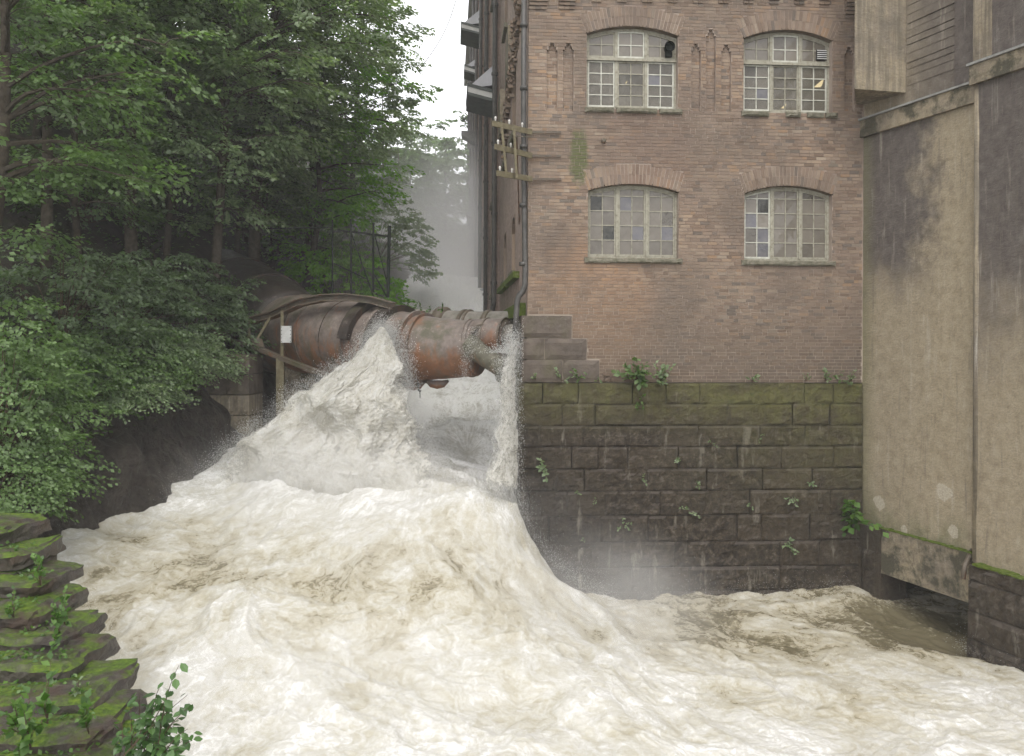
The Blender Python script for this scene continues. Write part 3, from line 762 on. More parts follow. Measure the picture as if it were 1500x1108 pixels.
# broken brick edge above the ledge
mb = MB()
for i in range(46):
    u, z = fac(880+RB.random()*65, 557-RB.random()*9); d = RB.uniform(.03,.07)
    brick_box(mb, u, u+d*1.4, z-.03, z+RB.uniform(.0,.03), RB.uniform(.02,.07), .1)
mb.build('broken_bricks', M['brick'], mill, kind='stuff')
# bolt with a washer on the wall, thin tie rod to the bracket
u, z = fac(884, 207); MB().tube([fw(u,0,z), fw(u,.05,z), fw(u,.08,z)], [.06,.055,.03], 12).build('wall_bolt', M['old_steel'], mill)

# ---- side wall over the river
def side_brick_mat():
    k = N('side_brick'); uv = k.n('ShaderNodeUVMap'); b = k.n('ShaderNodeTexBrick'); k.l(uv.outputs[0], b.inputs['Vector'])
    b.inputs['Scale'].default_value = 1.0; b.inputs['Brick Width'].default_value = .23; b.inputs['Row Height'].default_value = .0755; b.inputs['Mortar Size'].default_value = .006
    b.inputs['Color1'].default_value = (.42,.31,.26,1); b.inputs['Color2'].default_value = (.29,.215,.18,1); b.inputs['Mortar'].default_value = (.33,.28,.24,1)
    c = k.mix(k.ramp(k.noise(.5, 7, .7), [(.42,0.0),(.6,.6)]), b.outputs['Color'], (.20,.165,.145))
    c = k.mix(k.ramp(k.noise(3, 7, .7, vec=k.pos((1,1,.3))), [(.5,0.0),(.75,.6)]), c, (.36,.27,.22))
    k.bump(b.outputs['Fac'], -.5, .01); return k.set(c, .9, .2)
M['side_brick'] = side_brick_mat()
def sgrid(mb_uv, t0, t1, z0, z1, w_): mb_uv[0].quad(sw(t0,w_,z0), sw(t0,w_,z1), sw(t1,w_,z1), sw(t1,w_,z0)); mb_uv[1] += [(t0,z0),(t0,z1),(t1,z1),(t1,z0)]
def sbox(m, t0, t1, z0, z1, w0, w1):
    sgrid(m, t0, t1, z0, z1, w1)
    for (P, U) in (((sw(t0,w0,z0),sw(t0,w0,z1),sw(t0,w1,z1),sw(t0,w1,z0)), [(w0+t0,z0),(w0+t0,z1),(w1+t0,z1),(w1+t0,z0)]), ((sw(t1,w1,z0),sw(t1,w1,z1),sw(t1,w0,z1),sw(t1,w0,z0)), [(w1,z0),(w1,z1),(w0,z1),(w0,z0)]),
                   ((sw(t0,w0,z0),sw(t0,w1,z0),sw(t1,w1,z0),sw(t1,w0,z0)), [(t0,0),(t0,.1),(t1,.1),(t1,0)]), ((sw(t0,w0,z1),sw(t1,w0,z1),sw(t1,w1,z1),sw(t0,w1,z1)), [(t0,0),(t1,0),(t1,.1),(t0,.1)])):
        m[0].quad(*P); m[1] += U
def finish_uv(m, name, mat, parent):
    o = m[0].build(name, mat, parent); l = o.data.uv_layers.new(name='UVMap')
    uvs = m[1]
    for poly in o.data.polygons:
        for li, vi in zip(poly.loop_indices, poly.vertices): l.data[li].uv = uvs[vi]
    return o
TP = [11.0+7.2*i for i in range(7)]          # pilasters with downpipes
holes = []
bays = [(2.2, 9.6)] + [(t+1.0, t+6.4) for t in TP]
for bi, (a, b) in enumerate(bays):
    L_ = (b-a); cts = [a+L_*.28, a+L_*.76]
    for ct in cts:
        for zb_ in (7.5, 11.2, 15.3, 19.4, 23.4): holes.append((ct-.62, ct+.62, zb_, zb_+(1.5 if zb_ < 8 else 2.1)))
ts = sorted({0.0, 60.0} | {h[0] for h in holes} | {h[1] for h in holes}); zs_ = sorted({6.25, 29.0} | {h[2] for h in holes} | {h[3] for h in holes})
m = [MB(), []]
for i in range(len(ts)-1):
    for j in range(len(zs_)-1):
        tm, zm = (ts[i]+ts[i+1])/2, (zs_[j]+zs_[j+1])/2
        if any(h[0] < tm < h[1] and h[2] < zm < h[3] for h in holes): continue
        sgrid(m, ts[i], ts[i+1], zs_[j], zs_[j+1], 0.0)
finish_uv(m, 'side_wall', M['side_brick'], mill)
for i, t in enumerate(TP):
    m = [MB(), []]; sbox(m, t, t+.9, 6.3, 28.9, 0, .14); finish_uv(m, 'pilaster', M['side_brick'], mill)
for hi, (a, b, c, d) in enumerate(holes):
    mb = MB(); n = 8; r = (b-a)/2; cm = (a+b)/2; rise = .38; sp = d-rise      # arch head filling the corners
    az = lambda t: sp+rise*math.sqrt(max(0, 1-((t-cm)/r)**2))
    for i in range(n):
        p, q = a+(b-a)*i/n, a+(b-a)*(i+1)/n
        mb.hexa([sw(p,-.25,az(p)), sw(q,-.25,az(q)), sw(q,0.003,az(q)), sw(p,0.003,az(p)), sw(p,-.25,d+.002), sw(q,-.25,d+.002), sw(q,0.003,d+.002), sw(p,.003,d+.002)])
    mb.quad(sw(a,0,c), sw(a,0,d), sw(a,-.3,d), sw(a,-.3,c)); mb.quad(sw(b,0,c), sw(b,-.3,c), sw(b,-.3,d), sw(b,0,d))
    mb.build('arch_head', M['brick'], mill)
    fr = MB(); 
    for tt in (a, cm-.03, b-.07): fr.boxf(sw, tt, tt+.07, -.24, -.18, c, az(tt+.035))
    for zz in np.arange(c, sp+.1, .42): fr.boxf(sw, a, b, -.23, -.185, zz, zz+.035)
    wobj = fr.build('side_window', M['window_paint'], mill)
    MB().boxf(sw, a, b, -.225, -.215, c, d).build('pane', M['pane_dusty'], wobj)
    MB().boxf(sw, a-.12, b+.12, -.2, .10, c-.14, c-.002).build('sill', M['sill'], wobj)
    MB().boxf(sw, a, b, -.6, -.5, c, d).build('room', M['dark_hole'], wobj)
# stone foot of the side wall
for r in range(9):
    z0 = 6.2-.5*(r+1)-.0; t = .55 if r%2 else .9; t0 = 0.0 if r > 2 else .55
    prev = t0
    while prev < 34:
        nx = prev+RB.uniform(.8, 1.6)
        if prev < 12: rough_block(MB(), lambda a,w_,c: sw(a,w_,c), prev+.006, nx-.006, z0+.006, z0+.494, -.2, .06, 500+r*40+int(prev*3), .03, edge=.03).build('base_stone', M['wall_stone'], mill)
        prev = nx
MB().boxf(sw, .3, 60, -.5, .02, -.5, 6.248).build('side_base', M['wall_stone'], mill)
mb = MB()
for (xa, xb, zz) in ((2.2, 5.6, 7.36), (5.9, 9.6, 7.36)): mb.boxf(sw, xa, xb, 0, .16, zz-.16, zz)
mb.boxf(sw, .35, 9.8, 0, .2, 6.2, 6.5)
def moss_mat():
    k = N('green_moss'); c = k.ramp(k.noise(9, 7, .7), [(.3,(.05,.07,.015)),(.55,(.11,.15,.03)),(.75,(.17,.17,.10))]); k.bump(k.noise(30, 6), 1.0, .03); return k.set(c, .95, .1)
M['moss'] = moss_mat()
mb.build('mossy_ledge', M['moss'], mill)
# downpipes
def downpipe(t, r=.085, z0=6.6): 
    mb = MB(); mb.tube([sw(t,.2,28.8), sw(t,.2,z0+.35), sw(t+.15,.24,z0+.1), sw(t+.25,.3,z0-.3)], r, 8)
    for zz in np.arange(z0+1, 28, 2.4): mb.tube([sw(t,.2,zz), sw(t,.2,zz+.1)], r*1.35, 8)
    mb.build('downpipe', M['drain'], mill, smooth=False)
for t in TP: downpipe(t-.25)
for t in (8.6,): 
    pass
def P2(x, y, D): return at(x, y, D)
mb = MB(); D = 19.42
pts = [at(768,-60,D), at(767,150,D), at(768,300,D), at(769.5,395,D), at(769,418,D), at(766,427,D), at(760,434,D), at(757.5,442,D), at(756,465,D), at(753.5,505,D)]
pts = [Vector((p.x-.0, D-.02, p.z)) for p in pts]
mb.tube(pts, [.062]*3+[.066]*7, 10)
for zz in (12.6, 11.2, 9.9, 8.6, 7.3): 
    xx = pts[1].x; mb.tube([Vector((xx, D-.02, zz)), Vector((xx, D-.02, zz+.09))], .085, 10)
mb.build('downpipe', M['drain'], mill, smooth=True)['label'] = 'dark downpipe at the corner ending in a crooked outlet'
# canopies over hoist doors
def canopy(t0, zb_, out=1.12, ln=2.2, h=.85, mat='grey_metal'):
    r_ = MB(); r_.hexa([sw(t0,0,zb_+.42), sw(t0,out,zb_+.22), sw(t0+ln,out,zb_+.22), sw(t0+ln,0,zb_+.42), sw(t0,0,zb_+.42+h), sw(t0,out*.98,zb_+.27), sw(t0+ln,out*.98,zb_+.27), sw(t0+ln,0,zb_+.42+h)])
    o = r_.build('canopy', M[mat], mill)
    e = MB(); up = .27
    for zz in (0, .32):
        e.hexa([sw(t0-.06,-.0,zb_-up+zz), sw(t0-.06,out,zb_+zz), sw(t0+ln,out,zb_+zz), sw(t0+ln,0,zb_-up+zz), sw(t0-.06,0,zb_-up+zz+.11), sw(t0-.06,out,zb_+zz+.11), sw(t0+ln,out,zb_+zz+.11), sw(t0+ln,0,zb_-up+zz+.11)])
    e.build('fascia', M['metal_edge'], o)
    s = MB(); s.hexa([sw(t0-.03,0,zb_-up+.11), sw(t0-.03,out*.97,zb_+.11), sw(t0+ln,out*.97,zb_+.11), sw(t0+ln,0,zb_-up+.11), sw(t0-.03,0,zb_-up+.32), sw(t0-.03,out*.97,zb_+.32), sw(t0+ln,out*.97,zb_+.32), sw(t0+ln,0,zb_-up+.32)])
    s.build('soffit', M['pale_metal'], o)
canopy(12.1, 5.6+362/1280*31.4)
canopy(25.8, 5.6+458/1280*45, 1.2)
canopy(33.5, 5.6+395/1280*53, .9, 1.5, .5)
for (t0, z0, s) in ((34, 18.2, 1), (30.5, 19.2, .8), (41, 14.4, .6)):
    MB().hexa([sw(t0,0,z0-.5*s), sw(t0,1.0*s,z0), sw(t0+1,1.0*s,z0), sw(t0+1,0,z0-.5*s), sw(t0,0,z0+.25*s), sw(t0,1.05*s,z0+.3*s), sw(t0+1,1.05*s,z0+.3*s), sw(t0+1,0,z0+.25*s)]).build('vent_hood', M['drain'], mill)
MB().hexa([sw(24,0,6.9), sw(24,.15,6.9), sw(26,.15,6.9), sw(26,0,6.9), sw(24,0,8.3), sw(24,1.05,8.0), sw(26,1.05,8.0), sw(26,0,8.3)]).build('chute', M['grey_metal'], mill)
# concrete patches and broken courses high on the side wall
for (t0, t1, z0, z1, w_) in ((5.4,6.6,13.1,14.6,.10),(8.2,9.3,12.2,13.6,.16),(1.0,2.0,14.5,16,.1)): 
    MB().boxf(sw, t0, t1, .0, w_, z0, z1).build('cement_patch', M['concrete_beam'], mill)
mb = MB()
for i in range(520):
    t = RB.uniform(.2, 8.5); zc_ = 14.6-(t-.2)*.33 + RB.gauss(0,.33); mb.boxf(sw, t, t+RB.uniform(.1,.22), 0, RB.uniform(.02,.13), zc_, zc_+RB.uniform(.05,.08))
mb.build('broken_courses', M['brick'], mill, kind='stuff')

# ================================================================== INSULATOR BRACKET at the corner
brk = thing('insulator_bracket', 'rusty iron bracket with three rails and porcelain insulators bolted round the brick corner', 'bracket', tuple(fw(0,.1,9.6)))
for (yr, yl, xl) in ((194, 181, 721), (228.5, 215, 725), (262.5, 254, 728)):
    u1, z1 = fac(822, yr, .05); uc_, zc_ = fac(779, yr, .07)
    A_ = fw(u1,.04,z1); B_ = fw(uc_,.07,zc_); C_ = at(xl, yl, 18.6)
    MB().bar(A_, B_, .03, .045).build('flat_bar', M['old_steel'], brk)
    MB().bar(B_, C_, .04, .12).build('rail', M['rail_paint'], brk)
    for f_ in (.08, .42, .75):
        p = C_.lerp(B_, f_) + Vector((0,-.02,.06)); ins = MB()
        ins.tube([p, p+Vector((0,0,.04)), p+Vector((0,0,.06)), p+Vector((0,0,.08)), p+Vector((0,0,.10))], [.012,.022,.028,.025,.012], 8)
        if (yr, f_) not in ((262.5,.75),(228.5,.75)): ins.build('insulator', M['porcelain'], brk)
for (xt, yt, xb, yb) in ((735,185,742,258), (753,188,757,262)):
    MB().bar(at(xt,yt,18.75), at(xb,yb,18.85), .05, .12, up=Vector((0,1,0))).build('upright', M['rail_paint'], brk)
MB().bar(at(757,200,18.9), sw(2.3,0,5.6+180/1280*21), .03, .05).build('stay', M['old_steel'], brk)
u, z = fac(884, 207); MB().bar(at(742,199,18.8), fw(u,.06,z), .012).build('tie_rod', M['old_steel'], brk)

# ================================================================== RIVER WALL OF SQUARED STONE
rw = thing('stone_wall', 'dark wet wall of squared stone courses under the brick mill', 'wall', tuple(fw(0,0,0)))
ys = [561.5, 592.5, 624, 654.5, 687, 719, 755, 794, 831, 866, 903, 940]
uL = fac(759, 650, .05)[0]; uR = fac(1263.5, 700, .05)[0]
joint_px = {0:[794,847,926,975,1026,1138,1179,1221],1:[824,871,944,1067,1120,1160,1215],2:[791,854,969,1023,1113,1180],3:[837,877,920,993,1080,1144,1222],
            4:[815,855,948,1035,1117,1190],5:[775,832,886,968,1098,1216],6:[804,880,950,1080,1115,1186],7:[790,868,990,1075,1143,1200],8:[855,925,1010,1142,1180],9:[830,900,985,1090,1180],10:[800,880,960,1060,1160]}
stones = []
for r in range(len(ys)-1):
    cols = [757]+joint_px[r]+[1264]
    for c in range(len(cols)-1):
        stones.append((r, cols[c], cols[c+1]))
for i, (r, xa, xb) in enumerate(stones):
    zt = fac(1000, ys[r]+RB.uniform(-.5,.5), .05)[1]; zb_ = fac(1000, ys[r+1], .05)[1]
    off = .05 + RB.uniform(-.012,.02) + r*.006
    u0 = uL if xa == 757 else fac(xa+RB.uniform(-1.5,1.5), 700, .05)[0]; u1 = uR if xb == 1264 else fac(xb, 700, .05)[0]
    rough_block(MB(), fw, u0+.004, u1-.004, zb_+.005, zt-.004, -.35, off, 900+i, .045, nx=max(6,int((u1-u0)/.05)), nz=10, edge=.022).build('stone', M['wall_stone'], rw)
MB().boxf(fw, .12, uR, -.6, -.09, -1.0, ZLEDGE-.02).build('wall_core', M['dark_hole'], rw)
# ================================================================== CONCRETE BUILDING on the right
R0 = Vector((at(1263, CY, 19.97).x, 19.97, 0))
DV = Vector((.3516, -1, 0)).normalized(); NR = Vector((-DV.y*-1, 0, 0))
NR = Vector((-1, -.3516, 0)).normalized()          # faces the river (left)
def rwf(t, w_, z): return R0 + DV*t + NR*w_ + Vector((0,0,z))
def rpx(px, py, off=0.0):
    r = ray(px, py); o = R0+NR*off; t = (o-Vector((0,0,H))).dot(NR)/r.dot(NR); p = Vector((0,0,H))+r*t
    return (p-R0).dot(DV), p.z
conc = thing('concrete_building', 'stained concrete building standing over the tailrace on the right', 'building', tuple(R0))
def cplate(name, mat, t0, t1, z0, z1, w0, w1, amp=.012, nt=None, nz=None, seed=1, parent=None):
    nt = nt or max(3, int((t1-t0)/.12)); nz = nz or max(3, int((z1-z0)/.12))
    T, Z = np.meshgrid(np.linspace(t0, t1, nt+1), np.linspace(z0, z1, nz+1)); T = T.ravel(); Z = Z.ravel()
    n = fbm(np.c_[T*1.1, Z*.9, np.full(len(T), seed*3.3)], 5, seed, .6)*amp
    mb = MB(); mb.grid([rwf(T[i], w1+n[i], Z[i]) for i in range(len(T))], nt+1, nz+1)
    uvs = [(T[i], Z[i]) for i in range(len(T))]
    def side(a, b, c, d, U): mb.quad(a, b, c, d); uvs.extend(U)
    e = amp
    side(rwf(t0,w0,z0), rwf(t0,w1,z0), rwf(t0,w1,z1), rwf(t0,w0,z1), [(t0,z0),(t0,z0),(t0,z1),(t0,z1)])
    side(rwf(t1,w0,z0), rwf(t1,w0,z1), rwf(t1,w1,z1), rwf(t1,w1,z0), [(t1,z0),(t1,z1),(t1,z1),(t1,z0)])
    side(rwf(t0,w0,z0), rwf(t1,w0,z0), rwf(t1,w1,z0), rwf(t0,w1,z0), [(t0,z0),(t1,z0),(t1,z0),(t0,z0)])
    side(rwf(t0,w0,z1), rwf(t0,w1,z1), rwf(t1,w1,z1), rwf(t1,w0,z1), [(t0,z1),(t0,z1),(t1,z1),(t1,z1)])
    o = mb.build(name, M[mat], parent or conc); l = o.data.uv_layers.new(name='UVMap')
    for poly in o.data.polygons:
        for li, vi in zip(poly.loop_indices, poly.vertices): l.data[li].uv = uvs[vi]
    return o
zL = rpx(1262, 178)[1]; zLb = rpx(1262, 203)[1]; zBt = rpx(1292, 773)[1]; zBb = rpx(1290, 837)[1]
tP = rpx(1437, 500)[0]
zP = rpx(1440, 92, .18)[1]; zPb = rpx(1440, 121, .18)[1]; zS = rpx(1434, 828, .25)[1]
cplate('lower_wall', 'concrete_wall', -.5, tP+.05, zBt-.1, zLb+.05, -.6, 0, .02, seed=2)
cplate('upper_wall', 'concrete_upper', -.5, tP+.05, zL-.03, 16, -.6, 0, .02, seed=3)
cplate('ledge', 'concrete_beam', -.3, tP+.02, zLb, zL-.012, -.2, .085, .008, seed=4)
cplate('ledge_flashing', 'flashing', -.03, tP+.02, zL-.01, zL+.03, -.1, .13, .006, nt=60, nz=2, seed=5)
cplate('pilaster', 'concrete_pier', tP, tP+1.6, zS+.0, zPb+.05, -.6, .17, .018, seed=6)
cplate('pier_wall', 'concrete_pier', tP+1.6, tP+9, zS+.0, 16, -.6, .15, .018, seed=16)
cplate('upper_pilaster', 'concrete_pier', tP+.02, tP+1.59, zP-.03, 16, -.6, .165, .018, seed=7)
cplate('pilaster_ledge', 'concrete_beam', tP-.06, tP+1.8, zPb, zP-.012, -.2, .27, .006, seed=8)
cplate('pilaster_flashing', 'flashing', tP-.08, tP+1.8, zP-.01, zP+.035, -.1, .32, .005, nt=30, nz=2, seed=9)
# rounded arris on the pilaster corner
mb = MB(); mb.tube([rwf(tP+.03,.12,zS+.02), rwf(tP+.03,.12,zPb)], .075, 12); mb.build('corner_bead', M['concrete_bay'], conc, smooth=True)
# raised render bands on the upper wall
ta, tb = rpx(1401, 60)[0], rpx(1436, 60)[0]
cplate('render_band', 'concrete_pier', ta, tb, zL+.04, 16, -.1, .05, .012, seed=11)
cplate('render_strip', 'concrete_bay', tb+.05, tb+.42, zP+.05, 16, -.1, .235, .006, seed=12)
# shuttering boards
t0 = rpx(1330, 60)[0]; z = zL+.42; i = 0
while z < 15.5:
    hb = RB.uniform(.12, .21); tv = t0+.004
    MBb = cplate('board_course', 'concrete_upper', tv, ta-.01, z+.008, z+hb-.008, -.05, .022+RB.uniform(-.012,.016), .012, nt=12, nz=2, seed=40+i)
    z += hb; i += 1
# bay hanging at the inner corner
fy = rpx(1327, 100)[0]
pB = rwf(fy, 0, 0); zbay = rpx(1327, 134)[1]
tl = at(1251.5, 130, pB.y-.02); 
def bayf(a, b, c): return Vector((tl.x+(pB.x-tl.x)*a, tl.y+(pB.y-tl.y)*a, 0)) + Vector((0.43*b, 1.0*b, c))
zl, zr = at(1251.5, 130.5, pB.y).z, at(1327, 136, pB.y).z
mb = MB(); nx, nz = 14, 24; Pn = []
for j in range(nz+1):
    for i in range(nx+1):
        a = i/nx; z0 = zl+(zr-zl)*a; zz = z0+(15.5-z0)*j/nz; Pn.append(bayf(a, -.012*float(fbm([[a*2, zz*1.0, 3.3]], 4, 9)[0]), zz))
mb.grid(Pn, nx+1, nz+1)
q = lambda a, b, c: bayf(a, b, c)
mb.quad(q(0,0,zl), q(0,0,15.5), q(0,1.15,15.5), q(0,1.15,zl)); mb.quad(q(0,0,zl), q(0,1.15,zl), q(1.02,1.15,zr), q(1.02,0,zr)); mb.quad(q(1.0,0,zr), q(1.0,1.15,zr), q(1.0,1.15,15.5), q(1.0,0,15.5))
ob = mb.build('bay', M['concrete_bay'], conc); ob['label'] = 'plain overhanging concrete bay covering the corner of the brick wall'
l = ob.data.uv_layers.new(name='UVMap')
for poly in ob.data.polygons:
    for li, vi in zip(poly.loop_indices, poly.vertices): v = ob.data.vertices[vi].co; l.data[li].uv = (v.x, v.z)
# beam over the tailrace with a mossy top
cplate('beam', 'concrete_beam', rpx(1280,800)[0], tP+.05, zBb, zBt, -.5, .10, .02, seed=13)
mb = MB(); nn = 30
for i in range(nn):
    a, b = rpx(1280,800)[0]+(tP-.2)*i/nn, rpx(1280,800)[0]+(tP-.2)*(i+1)/nn; h = RB.uniform(.015,.04)
    mb.boxf(rwf, a, b, 0, .12+RB.uniform(-.02,.02), zBt, zBt+h)
mb.build('moss_strip', M['moss'], conc)
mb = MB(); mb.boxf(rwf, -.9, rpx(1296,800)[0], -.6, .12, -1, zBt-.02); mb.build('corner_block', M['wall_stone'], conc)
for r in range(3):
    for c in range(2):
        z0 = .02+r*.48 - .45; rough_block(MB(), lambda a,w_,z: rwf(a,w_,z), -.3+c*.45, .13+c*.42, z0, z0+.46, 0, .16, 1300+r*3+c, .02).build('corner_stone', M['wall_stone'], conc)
# tailrace tunnel behind the beam
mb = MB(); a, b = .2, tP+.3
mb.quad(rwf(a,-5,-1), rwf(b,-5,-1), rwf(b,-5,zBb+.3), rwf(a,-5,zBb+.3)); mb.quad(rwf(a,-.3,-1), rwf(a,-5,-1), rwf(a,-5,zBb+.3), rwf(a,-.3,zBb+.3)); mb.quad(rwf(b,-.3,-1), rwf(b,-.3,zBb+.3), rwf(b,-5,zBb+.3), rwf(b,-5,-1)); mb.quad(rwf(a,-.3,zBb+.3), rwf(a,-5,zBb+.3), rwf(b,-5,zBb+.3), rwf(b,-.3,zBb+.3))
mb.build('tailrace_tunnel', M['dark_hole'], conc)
# stone footing under the pilaster
tS = rpx(1416, 880, .42)[0]
z = zS; r = 0
while z > -1.6:
    h_ = .30 if r == 0 else RB.uniform(.42,.6)
    t = tS
    while t < tP+9:
        nx_ = t+RB.uniform(1.0,2.2)
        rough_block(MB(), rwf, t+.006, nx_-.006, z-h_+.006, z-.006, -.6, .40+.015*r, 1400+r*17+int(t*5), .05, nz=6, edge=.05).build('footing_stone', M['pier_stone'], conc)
        t = nx_
    z -= h_; r += 1
mb = MB()
for i in range(40):
    a = tS+.1+i*.12; mb.boxf(rwf, a, a+.12, .15, .40+RB.uniform(-.04,.02), zS, zS+RB.uniform(.01,.04))
mb.build('footing_moss', M['moss'], conc)
mb = MB(); p0 = rwf(rpx(1418,828,.2)[0],.28,rpx(1418,828,.2)[1]); mb.tube([p0+Vector((.25,.2,.25)), p0, p0+Vector((-.06,-.05,-.25))], .05, 8); mb.build('drain_spout', M['old_steel'], conc, smooth=True)

# ================================================================== PENSTOCK
pen = thing('penstock', 'rusty riveted steel penstock crossing the river into the brick mill', 'pipe', tuple(at(600, 500, 22)))
K = [(425,489,25.2,1.10),(445,489.5,24.7,1.11),(470,491,24.1,1.09),(500,494,23.5,1.04),(530,499,23.0,.98),(560,504,22.55,.92),(590,508,22.15,.87),(620,510.5,21.85,.82),(650,511,21.6,.74),(680,511,21.4,.69),(697,510,21.3,.68)]
KP = [at(x,y,D) for x,y,D,r in K]; KR = [r for *_,r in K]
def interp_path(KP, KR, n):
    s = [0]
    for i in range(1,len(KP)): s.append(s[-1]+(KP[i]-KP[i-1]).length)
    S = np.linspace(0, s[-1], n); X = [np.interp(S, s, [p[k] for p in KP]) for k in range(3)]; Rr = np.interp(S, s, KR)
    ker = np.ones(7)/7
    for k in range(3): e = np.pad(X[k], 3, mode='reflect', reflect_type='odd'); X[k] = np.convolve(e, ker, 'valid')
    return [Vector((X[0][i],X[1][i],X[2][i])) for i in range(n)], Rr, S
PP, PR, PS = interp_path(KP, KR, 60)
def pipe_frame(i, PP=PP):
    d = (PP[min(i+1,len(PP)-1)]-PP[max(i-1,0)]).normalized(); x = (Vector((0,0,1))-d*d.z).normalized(); return d, x, d.cross(x)
def plates(name, i0, i1, mat, nplates=3, n=48, dr=0.0):
    for s in range(nplates):
        a = i0+(i1-i0)*s//nplates; b = i0+(i1-i0)*(s+1)//nplates
        mb = MB(); mb.tube(PP[a:b+1], [PR[j]+dr+(.012 if s%2 else 0) for j in range(a,b+1)], n, cap=False)
        mb.build(name, M[mat], pen, smooth=True)
plates('shell_plate', 0, 30, 'rust_pipe', 5); plates('shell_plate', 30, 59, 'rust_pipe', 4)
def near_index(px):
    best = min(range(len(PP)), key=lambda i: abs((PP[i].x/PP[i].y)*FPX+CX-px)); return best
def rivets(i, side=1, n=64, r=.014):
    d, x, y = pipe_frame(i); mb = MB()
    for k in range(n):
        a = 2*math.pi*k/n; nrm = x*math.cos(a)+y*math.sin(a); p = PP[i]+nrm*(PR[i]+.008)
        b = len(mb.v); t = nrm.cross(d)
        mb.v += [tuple(p+d*r), tuple(p+t*r), tuple(p-d*r), tuple(p-t*r), tuple(p+nrm*r)]
        mb.f += [(b,b+1,b+4),(b+1,b+2,b+4),(b+2,b+3,b+4),(b+3,b,b+4)]
    mb.build('rivet_row', M['rust_pipe'], pen, kind='stuff')
def flange(px, w_=.10, h_=.09, mat='rust_pipe', name='flange'):
    i = near_index(px); d, x, y = pipe_frame(i); c = PP[i]; mb = MB()
    n = 48; prof = [(-w_/2,0),(-w_/2,h_),(w_/2,h_),(w_/2,0)]; b = len(mb.v)
    for k in range(n):
        a = 2*math.pi*k/n; nrm = x*math.cos(a)+y*math.sin(a)
        for (o_, hh_) in prof: mb.v.append(tuple(c+d*o_+nrm*(PR[i]-.02+hh_+.02)))
    for k in range(n):
        k2 = (k+1)%n
        for q_ in range(3): mb.f.append((b+k*4+q_, b+k*4+q_+1, b+k2*4+q_+1, b+k2*4+q_))
    mb.build(name, M[mat], pen)
for px in (466, 488, 516, 600, 650, 672): rivets(near_index(px)); 
for px in (478,): flange(px, .12, .02, name='cover_strip')
flange(541, .05, .11); flange(551, .05, .09); flange(572, .10, .13); flange(583, .05, .10); flange(612, .07, .10, 'rust_pipe'); flange(624, .04, .07); flange(690, .05, .03)
# heavy collar of built-up plates
for px in (546, 578):
    i = near_index(px); d, x, y = pipe_frame(i); mb = MB()
    for k in range(-9, 10):
        a = math.radians(k*9); nrm = x*math.cos(a)+y*math.sin(a); c = PP[i]+nrm*(PR[i]+.08)
        mb.bar(c-d*.17+nrm*.0, c+d*.17, .19, .15+RB.uniform(-.015,.015), up=nrm)
    mb.build('collar', M['dark_pipe'], pen)
# end of the big barrel and the saddle
iE = 59; dE, xE, yE = pipe_frame(iE); pe = PP[iE]
mb = MB(); mb.tube([pe, pe+dE*.05, pe+dE*.12, pe+dE*.16], [PR[iE], PR[iE]*.97, PR[iE]*.75, PR[iE]*.2], 48); mb.build('dished_end', M['rust_pipe'], pen, smooth=True)
# upper outlet running into the mill
a, b = at(690, 494, 21.45), at(742, 494, 21.05)
mb = MB(); mb.tube([a, a.lerp(b,.45), a.lerp(b,.5), a.lerp(b,.95), b], [.44,.45,.455,.44,.41], 40); o_ = mb.build('outlet_barrel', M['rust_pipe'], pen, smooth=True)
o_['label'] = 'short pale barrel with an orange rusty underside beside the wall'
mb = MB(); mb.tube([b, sw(1.25,-.2,b.z+.05)], .3, 28); mb.build('stub', M['grey_pipe'], pen, smooth=True)
for f_ in (.48, .97): 
    c = a.lerp(b, f_); dd = (b-a).normalized(); mb = MB(); mb.tube([c-dd*.025, c+dd*.025], .475, 40); mb.build('flange', M['old_steel'], pen)
# saddle plate and nozzle, aiming down at the wall
a = at(686, 506, 20.95); b = at(741, 543, 20.05)
mb = MB(); mb.tube([a, a.lerp(b,.3), a.lerp(b,.32), a.lerp(b,.9), b], [.30,.245,.235,.225,.225], 28, cap=False); mb.tube([b, a.lerp(b,.97)], [.2,.2], 20); mb.build('nozzle', M['nozzle'], pen, smooth=True)
c = at(705, 497, 20.9); mb = MB()
for k in range(12):
    a0 = math.radians(-60+k*14); a1 = a0+math.radians(14)
    f = lambda an, rr: c+Vector((math.sin(an)*rr*.8, .1*math.sin(an), math.cos(an)*rr))
    mb.hexa([f(a0,.28), f(a1,.28), f(a1,.28)+Vector((0,.3,0)), f(a0,.28)+Vector((0,.3,0)), f(a0,.36), f(a1,.36), f(a1,.36)+Vector((0,.3,0)), f(a0,.36)+Vector((0,.3,0))])
mb.build('saddle', M['old_steel'], pen)
# hanging chain under the flange
p = at(612, 556, 21.2); mb = MB()
mb.tube([p, p+Vector((.01,0,-.18)), p+Vector((.05,0,-.30)), p+Vector((.06,0,-.46))], .012, 6); mb.tube([p+Vector((0,0,-.26)), p+Vector((.08,0,-.28))], .02, 6); mb.build('hanging_rod', M['black_steel'], pen)
for px in (606, 640): 
    i = near_index(px); c = PP[i]-Vector((0,0,PR[i]+.03)); MB().tube([c-Vector((.28,0,0)), c-Vector((.15,0,.08)), c-Vector((0,0,.1)), c+Vector((.15,0,-.08)), c+Vector((.28,0,0))], [.03,.09,.11,.09,.03], 10).build('lug', M['rust_pipe'], pen, smooth=True)
